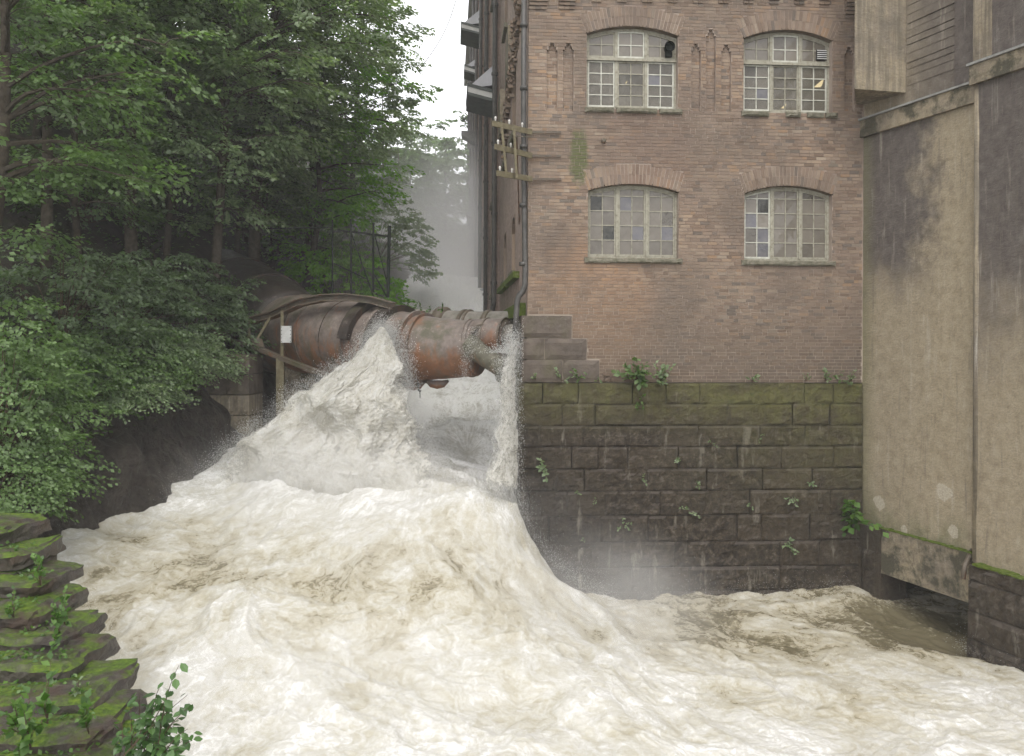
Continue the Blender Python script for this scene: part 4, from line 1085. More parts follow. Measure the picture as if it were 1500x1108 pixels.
# upstream length, dark, coming down the left bank
D2 = [(250,400,33,1.7),(300,425,30.5,1.65),(345,448,28.5,1.62),(385,470,27,1.55),(410,483,26,1.40),(428,489,25.2,1.16)]
mb = MB(); qp, qr, _ = interp_path([at(x,y,D) for x,y,D,r in D2], [r for *_,r in D2], 24); mb.tube(qp, qr, 48); o_ = mb.build('upstream_shell', M['dark_pipe'], pen, smooth=True)
for i in (8, 14, 19):
    d = (qp[i+1]-qp[i-1]).normalized(); MB().tube([qp[i]-d*.05, qp[i]+d*.05], qr[i]+.05, 48).build('flange', M['dark_pipe'], pen)

# ---- second, paler pipe behind
pen2 = thing('water_pipe', 'slim grey pipe with clamp bands lying behind the big rusty penstock', 'pipe', tuple(at(660, 480, 24)))
K2 = [(560,473,24.6,.45),(600,476,24.3,.45),(640,478,24.0,.44),(660,480,23.8,.46),(700,480,23.4,.43),(760,479,22.9,.42)]
q2, r2, _ = interp_path([at(x,y,D) for x,y,D,r in K2], [r for *_,r in K2], 30)
MB().tube(q2, r2, 32).build('shell', M['grey_pipe'], pen2, smooth=True)
for i, (wv, hv) in {13:(.18,.10), 18:(.06,.05), 19:(.04,.05), 23:(.08,.04)}.items():
    d = (q2[i+1]-q2[i-1]).normalized(); MB().tube([q2[i]-d*wv, q2[i]-d*wv*.5, q2[i]+d*wv*.5, q2[i]+d*wv], [r2[i]+.01, r2[i]+hv, r2[i]+hv, r2[i]+.01], 32).build('clamp_band', M['old_steel'], pen2, smooth=True)

# ================================================================== GIRDER, PIER, ABUTMENT on the left bank
gir = thing('steel_girder', 'rust brown steel truss arching over the left end of the penstock', 'girder', tuple(at(400, 500, 23)))
top = [(300,490,24.6),(322,480,24.2),(360,468,23.7),(400,457,23.3),(440,439,22.8),(475,432,22.5),(510,431,22.3),(545,435,22.1),(578,444,21.9)]
TPn = [at(*q_) for q_ in top]
for i in range(len(TPn)-1):
    a, b = TPn[i], TPn[i+1]; mb = MB(); mb.bar(a, b, .30, .03); mb.bar(a-Vector((0,0,.16)), b-Vector((0,0,.16)), .30, .03); mb.bar(a-Vector((0,0,.08)), b-Vector((0,0,.08)), .03, .16)
    mb.build('top_chord', M['old_steel'], gir)
bot = [(340,499,23.6),(372,508,23.3),(413,525,22.9),(470,547,22.4),(500,556,22.2)]; BP = [at(*q_) for q_ in bot]
for i in range(len(BP)-1): MB().bar(BP[i], BP[i+1], .2, .10).build('bottom_chord', M['old_steel'], gir)
for (x0,y0,x1,y1,D,wd) in ((365,470,365,503,23.5,.07),(413.5,455,413.5,524,22.95,.075),(397,463,374,502,23.2,.06)): MB().bar(at(x0,y0,D), at(x1,y1,D), wd, wd*.7, up=Vector((0,1,0))).build('brace', M['rail_paint'], gir)
g0 = at(372,503,23.2); mb = MB(); a = [g0+Vector((-.35,-.05,-.02)), g0+Vector((.3,-.05,-.12)), g0+Vector((.22,-.05,.12)), g0+Vector((-.08,-.05,.14))]
mb.hexa([a[0], a[1], a[1]+Vector((0,.03,0)), a[0]+Vector((0,.03,0)), a[3], a[2], a[2]+Vector((0,.03,0)), a[3]+Vector((0,.03,0))]).build('gusset', M['old_steel'], gir)
pl = at(419,490,22.85); mb = MB(); mb.boxf(lambda x,y,z: pl+Vector((x,y,z)), -.13,.14,-.02,.01,-.22,.22); mb.build('number_plate', M['pale_metal'], gir)['label'] = 'blank pale metal plate bolted to the upright'
mb = MB()
for sx in (-.11,.12):
    for k in range(5): q_ = pl+Vector((sx,-.03,-.19+k*.095)); mb.tube([q_, q_+Vector((0,.015,0))], .012, 5)
mb.build('bolt_row', M['black_steel'], gir, kind='stuff')
MB().bar(at(411,525,22.9), at(411,640,22.9), .2, .14, up=Vector((0,1,0))).build('post', M['rail_paint'], gir)
MB().bar(at(545,452,22.3), at(543,475,22.0), .03).build('strut', M['old_steel'], gir)
# rubble and blocks
def wf(x0, D0): return lambda a, w_, c: Vector((x0+a, D0-w_, c))
pier = thing('stone_pier', 'rounded pier of large grey blocks at the left bank below the girder', 'pier', tuple(at(330, 640, 22.6)))
xA, xB, xC, xD = (at(px, 560, 22.6).x for px in (285, 306, 345, 366))
ztp = at(330, 519, 22.6).z
for r in range(6):
    z1 = ztp-r*.53; z0 = z1-.52; joins = [xA-.5, xB, xC, xD] if r % 2 == 0 else [xA-.5, xA+.25, xC, xD]
    if r % 2 == 0: joins = [xA-.5, xC, xD]
    for i in range(len(joins)-1):
        rough_block(MB(), wf(0, 22.6), joins[i]+.006, joins[i+1]-.006, z0+.006, z1-.006, -1.2, .06+(.05 if i == len(joins)-2 else 0)*0, 1700+r*5+i, .035, edge=.09).build('pier_block', M['concrete_bay'] if r > 1 else M['quoin'], pier)
ab = thing('abutment', 'streaked concrete abutment behind the pier under the penstock', 'abutment', tuple(at(430, 640, 24.5)))
x0, x1 = at(408, 560, 24.2).x, at(640, 560, 24.2).x*0 + at(520,560,24.2).x
rough_block(MB(), wf(0,24.2), x0, x1, .8, at(430,522,24.2).z, -2, .06, 1801, .03, nx=20, nz=20).build('face', M['concrete_beam'], ab)
MB().boxf(lambda x,y,z: Vector((x,y,z)), xD-.1, x0+.3, 26.5, 27, .5, at(400,440,26.5).z).build('recess_back', M['dark_hole'], ab)

# ================================================================== FENCE on the girder
fen = thing('chain_link_fence', 'dark steel fence panel with wire mesh standing on top of the penstock', 'fence', tuple(at(530, 436, 22.6)))
DF = 22.3
for (x0,y0,x1,y1,D,wd,nm) in ((570.5,331,568,436,DF,.055,'post'),(547,327,546.5,428,DF+.4,.035,'post'),(514,321,514.5,432,DF+.9,.035,'post'),(488,333,572,347,DF+.5,.035,'rail'),
                           (514,340,549,440,DF+.2,.02,'brace'),(549,345,566,410,DF+.1,.02,'brace'),(489,386,541,411,DF+.6,.022,'brace'),(548,402,566,434,DF+.2,.025,'brace'),(487,322,487,432,DF+1.2,.03,'post'),(380,331,488,333,DF+1.6,.025,'rail')):
    a = at(x0,y0,D); b = at(x1,y1,D)
    if nm == 'rail' : a.y += .6; 
    MB().bar(a, b, wd*1.35, wd*1.35, up=Vector((0,1,0))).build(nm, M['black_steel'], fen)
a, b = at(487,334,DF+1.2), at(548,343,DF+.4); zb_ = at(520,432,DF+.8).z; mb = MB(); Ld = (b-a).length; hh_ = a.z-zb_; st = .09
n = int((Ld+hh_)/st)
for k in range(-int(hh_/st), int(Ld/st)):
    for sgn in (0, 1):
        s0 = k*st; 
        pts = []
        u0_, u1_ = max(0, s0), min(Ld, s0+hh_)
        if u1_ <= u0_: continue
        def pp(u):
            v = (u-s0) if sgn else hh_-(u-s0)
            q_ = a.lerp(b, u/Ld); return Vector((q_.x, q_.y, zb_+v))
        mb.bar(pp(u0_), pp(u1_), .0035, .0035, up=Vector((0,1,0)))
mb.build('wire_mesh', M['drain'], fen, kind='stuff')

# overhead cable
mb = MB(); pts = [at(668+ (612-668)*t, 0+105*t + 0, 30) for t in np.linspace(-.6, 1.0, 14)]
pts = [Vector((p.x - .55*math.sin(math.pi*np.clip((i/13-.375)/.625,0,1))*-.35, p.y, p.z)) for i, p in enumerate(pts)]
tag(mb.tube(pts, .012, 5).build('overhead_cable', M['cable']), 'thin slack overhead cable crossing the pale sky', 'cable')
# ================================================================== RIVER
WC = [(600,575,30),(740,572,29),(660,600,27),(620,625,25.2),(740,625,24.8),(500,640,23.0),(400,645,22.6),(600,692,21),(735,715,19.8),(757,722,18.9),
      (700,762,18),(768,792,18.25),(800,822,18.0),(850,860,17.7),(893,884,17.6),(930,885,18.4),(1000,872,19.35),(1150,872,19.45),(1255,868,19.6),(1300,860,20.6),(1411,955,17),(1380,900,19.0),(1500,972,15.9),(1500,1108,12.6),(1250,1108,12.3),
      (1000,1108,12),(750,1108,11.8),(500,1108,11.5),(270,1108,11.3),(850,960,15.4),(1000,960,15.9),(1200,960,16.2),(600,900,15.2),(700,900,15.6),(800,905,16.1),(450,850,16),(300,850,15.8),(150,850,15.5),(90,815,16.0),
      (75,790,16.6),(230,738,18.6),(300,712,20),(370,660,22.5),(400,750,18.7),(550,775,18),(650,790,17.7),(150,950,13.8),(300,1000,13),(450,1000,13.3),(600,1000,13.5),(750,1000,13.8),(1000,1040,13.7),(1300,1040,13.9)]
cp = np.array([[at(*q).x, q[2], at(*q).z] for q in WC])
ext = [(-14,8,.2),(0,8,-.1),(10,8,-.3),(16,12,-.3),(-12,14,.9),(-7,30,4.3),(-2,36,5.2),(-8,36,5.2),(-2,42,8.0),(-8,42,8.0),(-3,50,9.3),(-10,50,9.4),(-5,62,9.6),(-8,26,3.6),(10,20,0),(13,17,-.2),(-1,33,4.6)]
ext += [(.45,19.35,1.15),(.8,19.35,.55),(1.5,19.3,.12),(2.3,19.3,.03),(1.2,21,.6),(2.5,21.5,.0),(1.15,18.4,.62),(1.7,18.2,.22),(2.3,17.9,.08)]
cp = np.vstack([cp, np.array(ext, float)])
def rbf_fit(X, z):
    d = np.linalg.norm(X[:,None]-X[None], axis=2); n = len(X)
    Am = np.block([[d+np.eye(n)*-.06, np.c_[np.ones(n), X]], [np.c_[np.ones(n), X].T, np.zeros((3,3))]])
    return np.linalg.solve(Am, np.r_[z, 0,0,0])
RW = rbf_fit(cp[:,:2], cp[:,2])
def water_base(x, y):
    Q = np.c_[x, y]; o = np.zeros(len(Q))
    for s in range(0, len(Q), 20000):
        q = Q[s:s+20000]; d = np.linalg.norm(q[:,None]-cp[None,:,:2], axis=2); o[s:s+20000] = d@RW[:-3] + RW[-3] + q@RW[-2:]
    return o
def bank_x(y): return np.interp(y, [5,12.7,13.6,15,16.2,17.5,19,20.5,22.6,24,30,40,60,90], [-10.5,-10.2,-7.6,-8.0,-8.6,-8.3,-7.6,-7.2,-6.9,-6.9,-5.8,-5.2,-6.5,-6])
def right_x(y): return np.where(y > 22.6, .333-.0745*(y-19.4)+.25, np.interp(y, [8,15,19.3,22.5], [16,14,12,12]))
def water_noise(x, y, z):
    """turbulence: mounds, rolls along the flow and fine froth"""
    P = np.c_[x, y, z]
    wx = fbm(P*.45, 3, 11)*1.1; wy = fbm(P*.45+9, 3, 12)*1.1
    Q = np.c_[x+wx, (y+wy)*.8, z*.5]
    big = fbm(Q*.38, 3, 21); mid = 1-np.abs(fbm(Q*1.0, 4, 22, .5))*2.0; fine = 1-np.abs(fbm(Q*5.2, 4, 23, .62))*2.0; bub = fbm(Q*13, 3, 24, .6)
    amp = np.interp(y, [10,13,16,22,30], [.75,1,1.1,1.1,1.3])
    calm = 1 - .55*np.clip((x-1.8)/1.5, 0, 1)
    h = (big*.38*calm + mid*.13*np.maximum(calm,.8) + fine*.026 + bub*.014)*amp - .09
    foam = .50 - .07*(y < 18.5) + mid*.16 + fine*.08 + big*.2
    # the pool by the wall and in front of the tailrace is browner
    turb = np.clip((x-1.5)/2, 0, 1)*np.clip((y-14.3)/2.6, 0, 1); foam -= turb*.42
    foam += .30*np.exp(-(((x+3.2)/3)**2+((y-19.6)/1.2)**2)); foam -= .45*np.exp(-(((x-8.6)/1.6)**2+((y-18.2)/1.7)**2))
    foam -= .18*np.exp(-(((x+2.8)/2.8)**2+((y-15.6)/1.4)**2)) + .15*np.exp(-(((x+6)/1.6)**2+((y-17)/1.2)**2)) - 0.0 + .16*np.exp(-(((x+1.0)/1.2)**2+((y-16.6)/.8)**2))
    foam += .42*np.clip((y-20.5)/2,0,1)*(x > -3.5) + .45*np.clip((y-30)/4,0,1) + .12*np.clip((14.0-y)/1.8, 0, 1) + .2*np.clip((y-20)/3,0,1)*(x<-2.5)  # whitewater under and beyond the pipe painted paler to offset the shade there
    return h, foam
ny, nx = 620, 560
ys_ = []; y = 8.5
while y < 62 and len(ys_) < 900:
    ys_.append(y); y += .028*(y/14)**1.6 if y < 26 else .028*(y/14)**2.4
ys_ = np.array(ys_); ny = len(ys_)
s = np.linspace(0, 1, nx)
xl = np.maximum(bank_x(ys_)-.8, -.66*ys_-.6); xr = np.minimum(right_x(ys_), .66*ys_+.5)
X = xl[:,None]+(xr-xl)[:,None]*s[None]; Y = np.repeat(ys_[:,None], nx, 1)
x, y = X.ravel(), Y.ravel(); z0 = water_base(x, y); h, foam = water_noise(x, y, z0)
# left margin: slack dark water under the bank, small falls over hidden rock
Vw = np.c_[x, y, z0+h]
# overhang: push crests a little downstream so they lean
hh = np.clip(h, 0, 1); Vw[:,1] -= hh*.25; Vw[:,0] += hh*.06
Q = (np.arange(ny-1)[:,None]*nx+np.arange(nx-1)[None]).ravel(); Q = np.c_[Q, Q+1, Q+1+nx, Q+nx]
ox, oy = -1.2, 23.5; rr_ = np.hypot(x-ox, y-oy); th_ = np.arctan2(x-ox, oy-y)
river = np_mesh('river', Vw, Q, M['water'], None, True, {'foam': foam, 'run': rr_, 'across': th_*7.0}, kind='structure')
river['label'] = 'foaming brown and white river in flood'
SURF = (x, y, z0+h, foam)

def octa(P, S, E=None):
    """little droplets: P centres, S sizes, E stretch vectors"""
    n = len(P); T = np.array([[1,0,0],[-.5,.87,0],[-.5,-.87,0],[0,0,1.2],[0,0,-1.2]])*.6
    Rr = RNG.normal(size=(n,3,3)); Rr /= np.linalg.norm(Rr, axis=2, keepdims=True)
    V = np.einsum('kj,njl->nkl', T, Rr)*S[:,None,None]
    if E is not None:
        d = E/np.maximum(np.linalg.norm(E,axis=1,keepdims=True),1e-6); V += np.einsum('nk,nl->nkl', np.einsum('nkl,nl->nk', V, d), E)*1.0
    V += P[:,None]; F = np.array([[0,1,3],[1,2,3],[2,0,3],[1,0,4],[2,1,4],[0,2,4]])
    return V.reshape(-1,3), (F[None]+np.arange(n)[:,None,None]*5).reshape(-1,3)
# froth thrown off the crests
sc = h + .12*RNG.normal(size=len(h)); vis = (y < 27) & (x > bank_x(y)) & (foam > .35)
cand = np.where(vis & (sc > .22))[0]; pick = RNG.choice(cand, 26000)
P = Vw[pick] + RNG.normal(size=(len(pick),3))*[.07,.07,.05]+[0,0,.03]; P[:,2] += RNG.exponential(.045, len(P))
S = RNG.uniform(.003,.008,len(P))*(P[:,1]/15)
V_, F_ = octa(P, S); np_mesh('froth_spray', V_, F_, M['droplets'], None, False, None, kind='stuff')

# ------------------------------------------------------------------ water bursting from the penstock
def sheet(name, top_l, top_r, curves, nD, seed, nu, nv, amp, mat, thick=.5):
    """curves: list of (px_left, px_right, py, D_edge, bulge) going down"""
    C_ = np.array(curves, float); V = np.linspace(0, len(C_)-1, nv); U = np.linspace(0, 1, nu)
    Pn = []
    for v in V:
        i = min(int(v), len(C_)-2); f = v-i; f = f; L_, R_, Yp, D, B = C_[i]*(1-f)+C_[i+1]*f
        for u in U:
            Dd = D - B*math.sin(math.pi*u)**.7; Pn.append(tuple(at(L_+(R_-L_)*u, Yp + 0*u, Dd)))
    Pn = np.array(Pn)
    g = fbm(Pn*[1.1,1.1,.7], 3, seed, .45); g2 = fbm(Pn*[3.5,3.5,1.2], 3, seed+1, .5); g3 = fbm(Pn*24, 2, seed+2, .6)*.6
    vv = np.repeat(V/(len(C_)-1), nu); env = np.clip(vv*3+.15, 0, 1)
    Pn[:,1] -= (g*.5+g2*.10+g3*.07)*amp*env; Pn[:,0] += (fbm(Pn*2.2+5, 3, seed+3, .5)*.22+g3*.06)*amp*env; Pn[:,2] += (fbm(Pn*2.2+15, 2, seed+4, .5)*.12+g3*.06)*amp*env
    q = (np.arange(nv-1)[:,None]*nu+np.arange(nu-1)[None]).ravel(); q = np.c_[q, q+1, q+1+nu, q+nu]
    return Pn, q, np.tile(U, nv), vv
plume = thing('water_plume', 'white plume of water bursting from the cracked penstock and falling left', 'water jet', tuple(at(500, 660, 21.5)))
cur = [(556,566,479,21.2,.05),(546,573,492,21.15,.12),(532,580,506,21.1,.22),(505,588,528,21.0,.4),(472,596,552,20.9,.55),(432,604,578,20.8,.65),(396,616,604,20.7,.7),(358,630,632,20.7,.7),(328,645,660,20.6,.65),(302,662,690,20.4,.6),(285,680,735,20.3,.5),(275,690,790,20.3,.4)]
Pn, q, uu, vv = sheet('plume', 0, 0, cur, 0, 31, 200, 240, 1.0, None)
keep = np.ones(len(q), bool); cxm = Pn[q].mean(1); edge = np.minimum(uu[q[:,0]], 1-uu[q[:,0]])
tear = fbm(cxm*[3.2,3.2,1.8], 4, 55, .65)
for L_ in range(3):
    off = (L_-1)*.16; Pl = Pn.copy(); Pl[:,1] += off + fbm(Pn*1.5+L_*31, 2, 41+L_, .5)*.2*np.clip(vv*3,0.1,1); Pl[:,0] += fbm(Pn*1.8+L_*17, 2, 44+L_, .5)*.16*np.clip(vv*3,.1,1)
    edm = np.minimum(uu*1.0, (1-uu)*.8); edv = np.clip(edm/.16, 0, 1)*1.0 - .30*(1-np.clip(edm/.16,0,1)) - .35*np.exp(-vv/.02)
    if L_ != 1: edv -= .25
    edv -= .25*np.clip((vv-.45)/.35, 0, 1)
    np_mesh('falling_water', Pl, q, M['white_water'], plume, True, {'edge': edv, 'across': (uu-.5)*(.25+vv), 'run': vv*2.5, 'layer': np.full(len(uu), L_*3.1)})
def drops_from(Pn, w_, n, spread, s0, s1, fall, up=0.0):
    w_ = w_/w_.sum(); i = RNG.choice(len(Pn), n, p=w_); P = Pn[i] + RNG.normal(size=(n,3))*spread; P[:,2] += RNG.exponential(up+1e-6, n)
    S = RNG.uniform(s0, s1, n)**1.0; E = np.array(fall)[None]*RNG.uniform(0, 1, (n,1)); return octa(P, S, E)
ed = np.minimum(uu, 1-uu)
V_, F_ = drops_from(Pn, np.exp(-ed/.06)+.05, 60000, np.array([.11,.16,.12]), .004, .011, (-.5,-.4,-1.6), .05); np_mesh('spray', V_, F_, M['droplets'], plume, False, None, kind='stuff')
wgt = np.exp(-(1-uu)/.10)*(vv < .6)*(vv > .05)
V_, F_ = drops_from(Pn, wgt, 9000, np.array([.20,.15,.18]), .004, .013, (.4,-.3,-1.6)); np_mesh('spray', V_, F_, M['droplets'], plume, False, None, kind='stuff')

jet = thing('nozzle_fall', 'thin curtain of water splashing off the wall corner beside the nozzle', 'water jet', tuple(at(748, 700, 19.4)))
cur = [(747,757,490,19.3,.03),(740,757.5,515,19.25,.08),(730,757.5,545,19.15,.14),(724,757,580,19.1,.2),(718,757,620,19.05,.25),(710,756,660,19.0,.3),(698,756,705,18.9,.35),(684,758,760,18.7,.4)]
Pj, q, uj, vj = sheet('jet', 0, 0, cur, 0, 77, 60, 260, .45, None)
tear = fbm(Pj[q].mean(1)*[9,9,2.4], 4, 58, .65); keep = tear > .02 - .5*uj[q[:,0]]*(vj[q[:,0]]>.1)+.15
for L_ in range(2):
    Pl = Pj.copy(); Pl[:,1] += L_*.12; Pl[:,0] = np.minimum(Pl[:,0]+fbm(Pj*3+L_*9, 3, 47+L_)*.05, .32)
    edv = .25*np.clip(uj*2,0,1) - .5*np.exp(-uj/.2) - .3*np.exp(-vj/.04)+.1*vj - .9*np.clip((vj-.85)/.15,0,1)
    np_mesh('falling_water', Pl, q, M['curtain'], jet, True, {'edge': edv, 'across': uj*1.1, 'run': vj*5, 'layer': np.full(len(uj), L_*2.3)})
V_, F_ = drops_from(Pj, uj*.8+.2, 24000, np.array([.11,.14,.14]), .003, .010, (-.2,-.1,-2.6)); V_[:,0] = np.minimum(V_[:,0], .26+.06*(V_[:,2]<4))
np_mesh('spray', V_, F_, M['droplets'], jet, False, None, kind='stuff')
n = 2600; f = RNG.random(n); a = np.array(at(752,498,19.35)); P = a + np.c_[-RNG.exponential(.16, n), RNG.normal(size=n)*.1, RNG.exponential(.09, n)-.3+0*f]; P[:,0] = np.minimum(P[:,0], .22)
V_, F_ = octa(P, RNG.uniform(.004,.012,n), np.c_[-np.ones(n)*.6, np.zeros(n), np.ones(n)*1.2]); np_mesh('splash', V_, F_, M['droplets'], jet, False, None, kind='stuff')
leak = thing('pipe_leak', 'fine leak spraying from the seam above the nozzle', 'water leak', tuple(at(690, 480, 20.6)))
n = 1500; t_ = RNG.random(n); P = np.array([tuple(at(688-8*t+RNG.normal()*5+14*(t<.35)*RNG.random(), 478+78*t, 20.45)) for t in t_]); 
V_, F_ = octa(P, RNG.uniform(.003,.007,n), np.tile([[0,0,-2.]], (n,1))); np_mesh('spray', V_, F_, M['droplets'], leak, False, None, kind='stuff')
# waves breaking along the river edge and against the wall
n = 22000; k_ = RNG.random(n)
segs = [((300,700,20.2),(240,735,18.8)),((150,752,18.6),(75,800,16.4)),((757,722,18.8),(775,792,18.2)),((775,792,18.2),(850,862,17.7)),((850,862,17.7),(905,888,17.8)),((370,640,22.0),(320,690,20.6)),((95,860,14.6),(175,1000,12.4)),((1411,955,16.9),(1500,972,15.8)),((300,705,19.6),(480,712,19.4)),((480,712,19.4),(680,705,19.6)),((930,884,18.4),(1250,868,19.3))]
P = []
for i in range(n):
    a, b = segs[i % len(segs)]; t = k_[i]; p = at(*[a[j]*(1-t)+b[j]*t for j in range(3)]); P.append((p.x+RNG.normal()*.12, p.y+RNG.normal()*.2, p.z+RNG.exponential(.14)))
P = np.array(P); V_, F_ = octa(P, RNG.uniform(.003,.010,n)); np_mesh('edge_spray', V_, F_, M['droplets'], None, False, None, kind='stuff')

# ================================================================== HILLSIDE on the left bank
def zbank(y): return water_base(bank_x(y), y)
def terrain_z(x, y):
    x = np.asarray(x, float); y = np.asarray(y, float); d = bank_x(y)-x; zb = zbank(y)
    P = np.c_[x, y, np.zeros_like(x)]
    z = zb-.6 + 2.3*np.clip((d+.3)/1.5, 0, 1)**.8 + np.clip(d-1.2, 0, 60)*np.interp(y, [10,16,25,34,43], [.35,.75,1.1,1.05,.42])
    z += fbm(P*.35, 3, 61)*.9*np.clip(d/3,0,1) + fbm(P*1.3, 5, 62, .6)*.35*np.clip((d+.5)/1, 0, 1)
    z += (1-2*np.abs(fbm(np.c_[x, y, z*.8]*1.5+7, 5, 64, .62)))*.30*np.clip(d+.4, 0, 1)*np.clip((4.5-d)/2, 0, 1)
    return np.minimum(z, 34+.0*z)
yy = np.r_[np.arange(4, 26, .09), np.arange(26, 95, .6)]; dd = np.r_[np.linspace(-.9, 3.2, 70), np.linspace(3.3, 45, 90)]
Yt = np.repeat(yy[:,None], len(dd), 1); Xt = bank_x(yy)[:,None]-dd[None]; zt = terrain_z(Xt.ravel(), Yt.ravel())
Vt = np.c_[Xt.ravel()+fbm(np.c_[Xt.ravel(),Yt.ravel(),zt]*1.6, 4, 63)*.35*(np.abs(Xt.ravel()-bank_x(Yt.ravel()))<3), Yt.ravel(), zt]
nxd = len(dd); q = (np.arange(len(yy)-1)[:,None]*nxd+np.arange(nxd-1)[None]).ravel(); q = np.c_[q, q+nxd, q+1+nxd, q+1]
npd = 62
cols = np.tile(np.arange(nxd-1), len(yy)-1)
np_mesh('rock_bank', Vt, q[cols < npd], M['bank_rock'], None, True, None, kind='structure')
np_mesh('hillside', Vt, q[cols >= npd], M['soil'], None, True, None, kind='structure')
# river bed and land beyond, so that nothing ends in mid air
MB().quad((-200,-40,-2.2),(200,-40,-2.2),(200,400,-2.2),(-200,400,-2.2)).build('ground', M['soil'], None, kind='structure')
mb = MB(); xs = np.linspace(-90, 60, 60); yy2 = np.linspace(62, 150, 30)
Pn = []
for yv in yy2:
    for xv in xs: Pn.append((xv, yv, 7.5+min((yv-62)*.25, 12)+max(0, -xv-6)*.8*(1 if xv<0 else 0)+ (max(0, xv-2)*.3)))
Pn = np.array(Pn); Pn[:,2] = np.minimum(Pn[:,2]+fbm(Pn*.1, 3, 5)*2, 40)
mb.grid(Pn, 60, 30).build('far_hill', M['soil'], None, smooth=True, kind='structure')

# ================================================================== STEPPED STONES, lower left
stw = thing('stepped_wall', 'mossy stepped stone wall climbing the river bank at lower left', 'stone wall', tuple(at(60, 1000, 10)))
ends = [(40,762,12.6),(66,797,12.15),(88,836,11.7),(96,872,11.25),(122,912,10.8),(136,948,10.3),(170,992,9.8),(183,1037,9.3),(172,1086,8.85),(150,1140,8.4)]
slabs = []
for i, (px, py, D) in enumerate(ends):
    p = at(px, py, D); Dn = D-.62; xr_ = p.x; zt_ = p.z-.03; th = RB.uniform(.19,.27)
    x_ = xr_; pcs = [RB.uniform(.6,1.6), RB.uniform(.7,1.6), 1.4, 2.0, 2.0]
    for pi, L_ in enumerate(pcs):
        xa, xb = x_-L_, x_; x_ = xa-.02
        zz = zt_+RB.uniform(-.03,.03)*(pi>0); yf = Dn+RB.uniform(-.06,.06)+ .25*0; yb = D+.62
        # top grid and front/right faces as one uneven block
        nx_, ny_, nz_ = max(8, int(L_/.09)), 12, 5
        sd_ = 2000+i*10+pi; mb = MB()
        U = np.linspace(0,1,nx_+1); Vv = np.linspace(0,1,ny_+1); Wz = np.linspace(0,1,nz_+1)
        def pt(u, v, w):
            x = xa+(xb-xa)*u; y = yf+(yb-yf)*v; z = zz-th*(1-w)
            # rounded, broken edges
            eu = min(u, 1-u)*(xb-xa); ev = v*(yb-yf); ez = (1-w)*th
            r_ = .05
            if w == 1: z -= .035*max(0, 1-min(eu, ev)/r_)**2
            if v == 0: y += .04*max(0, 1-min(eu, ez)/r_)**2
            if u == 1: x -= .05*max(0, 1-min(ev, ez)/r_)**2 + .10*max(0, .25-v)**1
            y += -.05*(w-.5)
            z += -.09*(u > .0)*0
            return (x, y, z)
        def surf(fn, A_, B_):
            Pn = np.array([fn(a, b) for b in B_ for a in A_]); 
            nn = fbm(Pn*[1.8,1.8,3.5], 5, 71+sd_ % 9, .6); n2 = fbm(Pn*[1.8,1.8,3.5]+31, 5, 72+sd_ % 9, .6); n3 = fbm(Pn*2.5+57, 4, 73+sd_ % 9, .6)
            n4 = fbm(Pn*[7,7,9]+5, 4, 74, .65)*.03; Pn = Pn + np.c_[nn*.15+n4, n2*.13+n4, n3*.07+n4*.6]; mb.grid(Pn, len(A_), len(B_))
        surf(lambda u,v: pt(u,v,1), U, Vv); surf(lambda u,w: pt(u,0,w), U, Wz); surf(lambda v,w: pt(1,v,w), Vv, Wz)
        mb.quad(pt(0,1,0), pt(0,1,1), pt(0,0,1), pt(0,0,0))
        mb.build('slab', M['slab_stone'], stw, smooth=False)
        slabs.append((xa, xb, yf, D+.05, zz))
    # courses below the end of the step, down to the river
    zc_ = zt_-th; c = 0
    while zc_ > -.7:
        hh_ = RB.uniform(.3,.42); o_ = .04+.02*c+RB.uniform(0,.05)
        rough_block(MB(), lambda a,w_,cc: Vector((xr_-o_+w_, Dn+a, cc)), .03, 1.1, zc_-hh_+.01, zc_-.01, -2.5, 0, 2300+i*9+c, .04, nx=9, nz=5, edge=.06).build('lower_stone', M['slab_stone'], stw)
        rough_block(MB(), lambda a,w_,cc: Vector((xr_-o_-2.5+a, Dn+.06-w_, cc)), 0, 2.5, zc_-hh_+.01, zc_-.01, -.8, 0, 2500+i*9+c, .04, nx=12, nz=4, edge=.06).build('lower_stone', M['slab_stone'], stw)
        zc_ -= hh_; c += 1
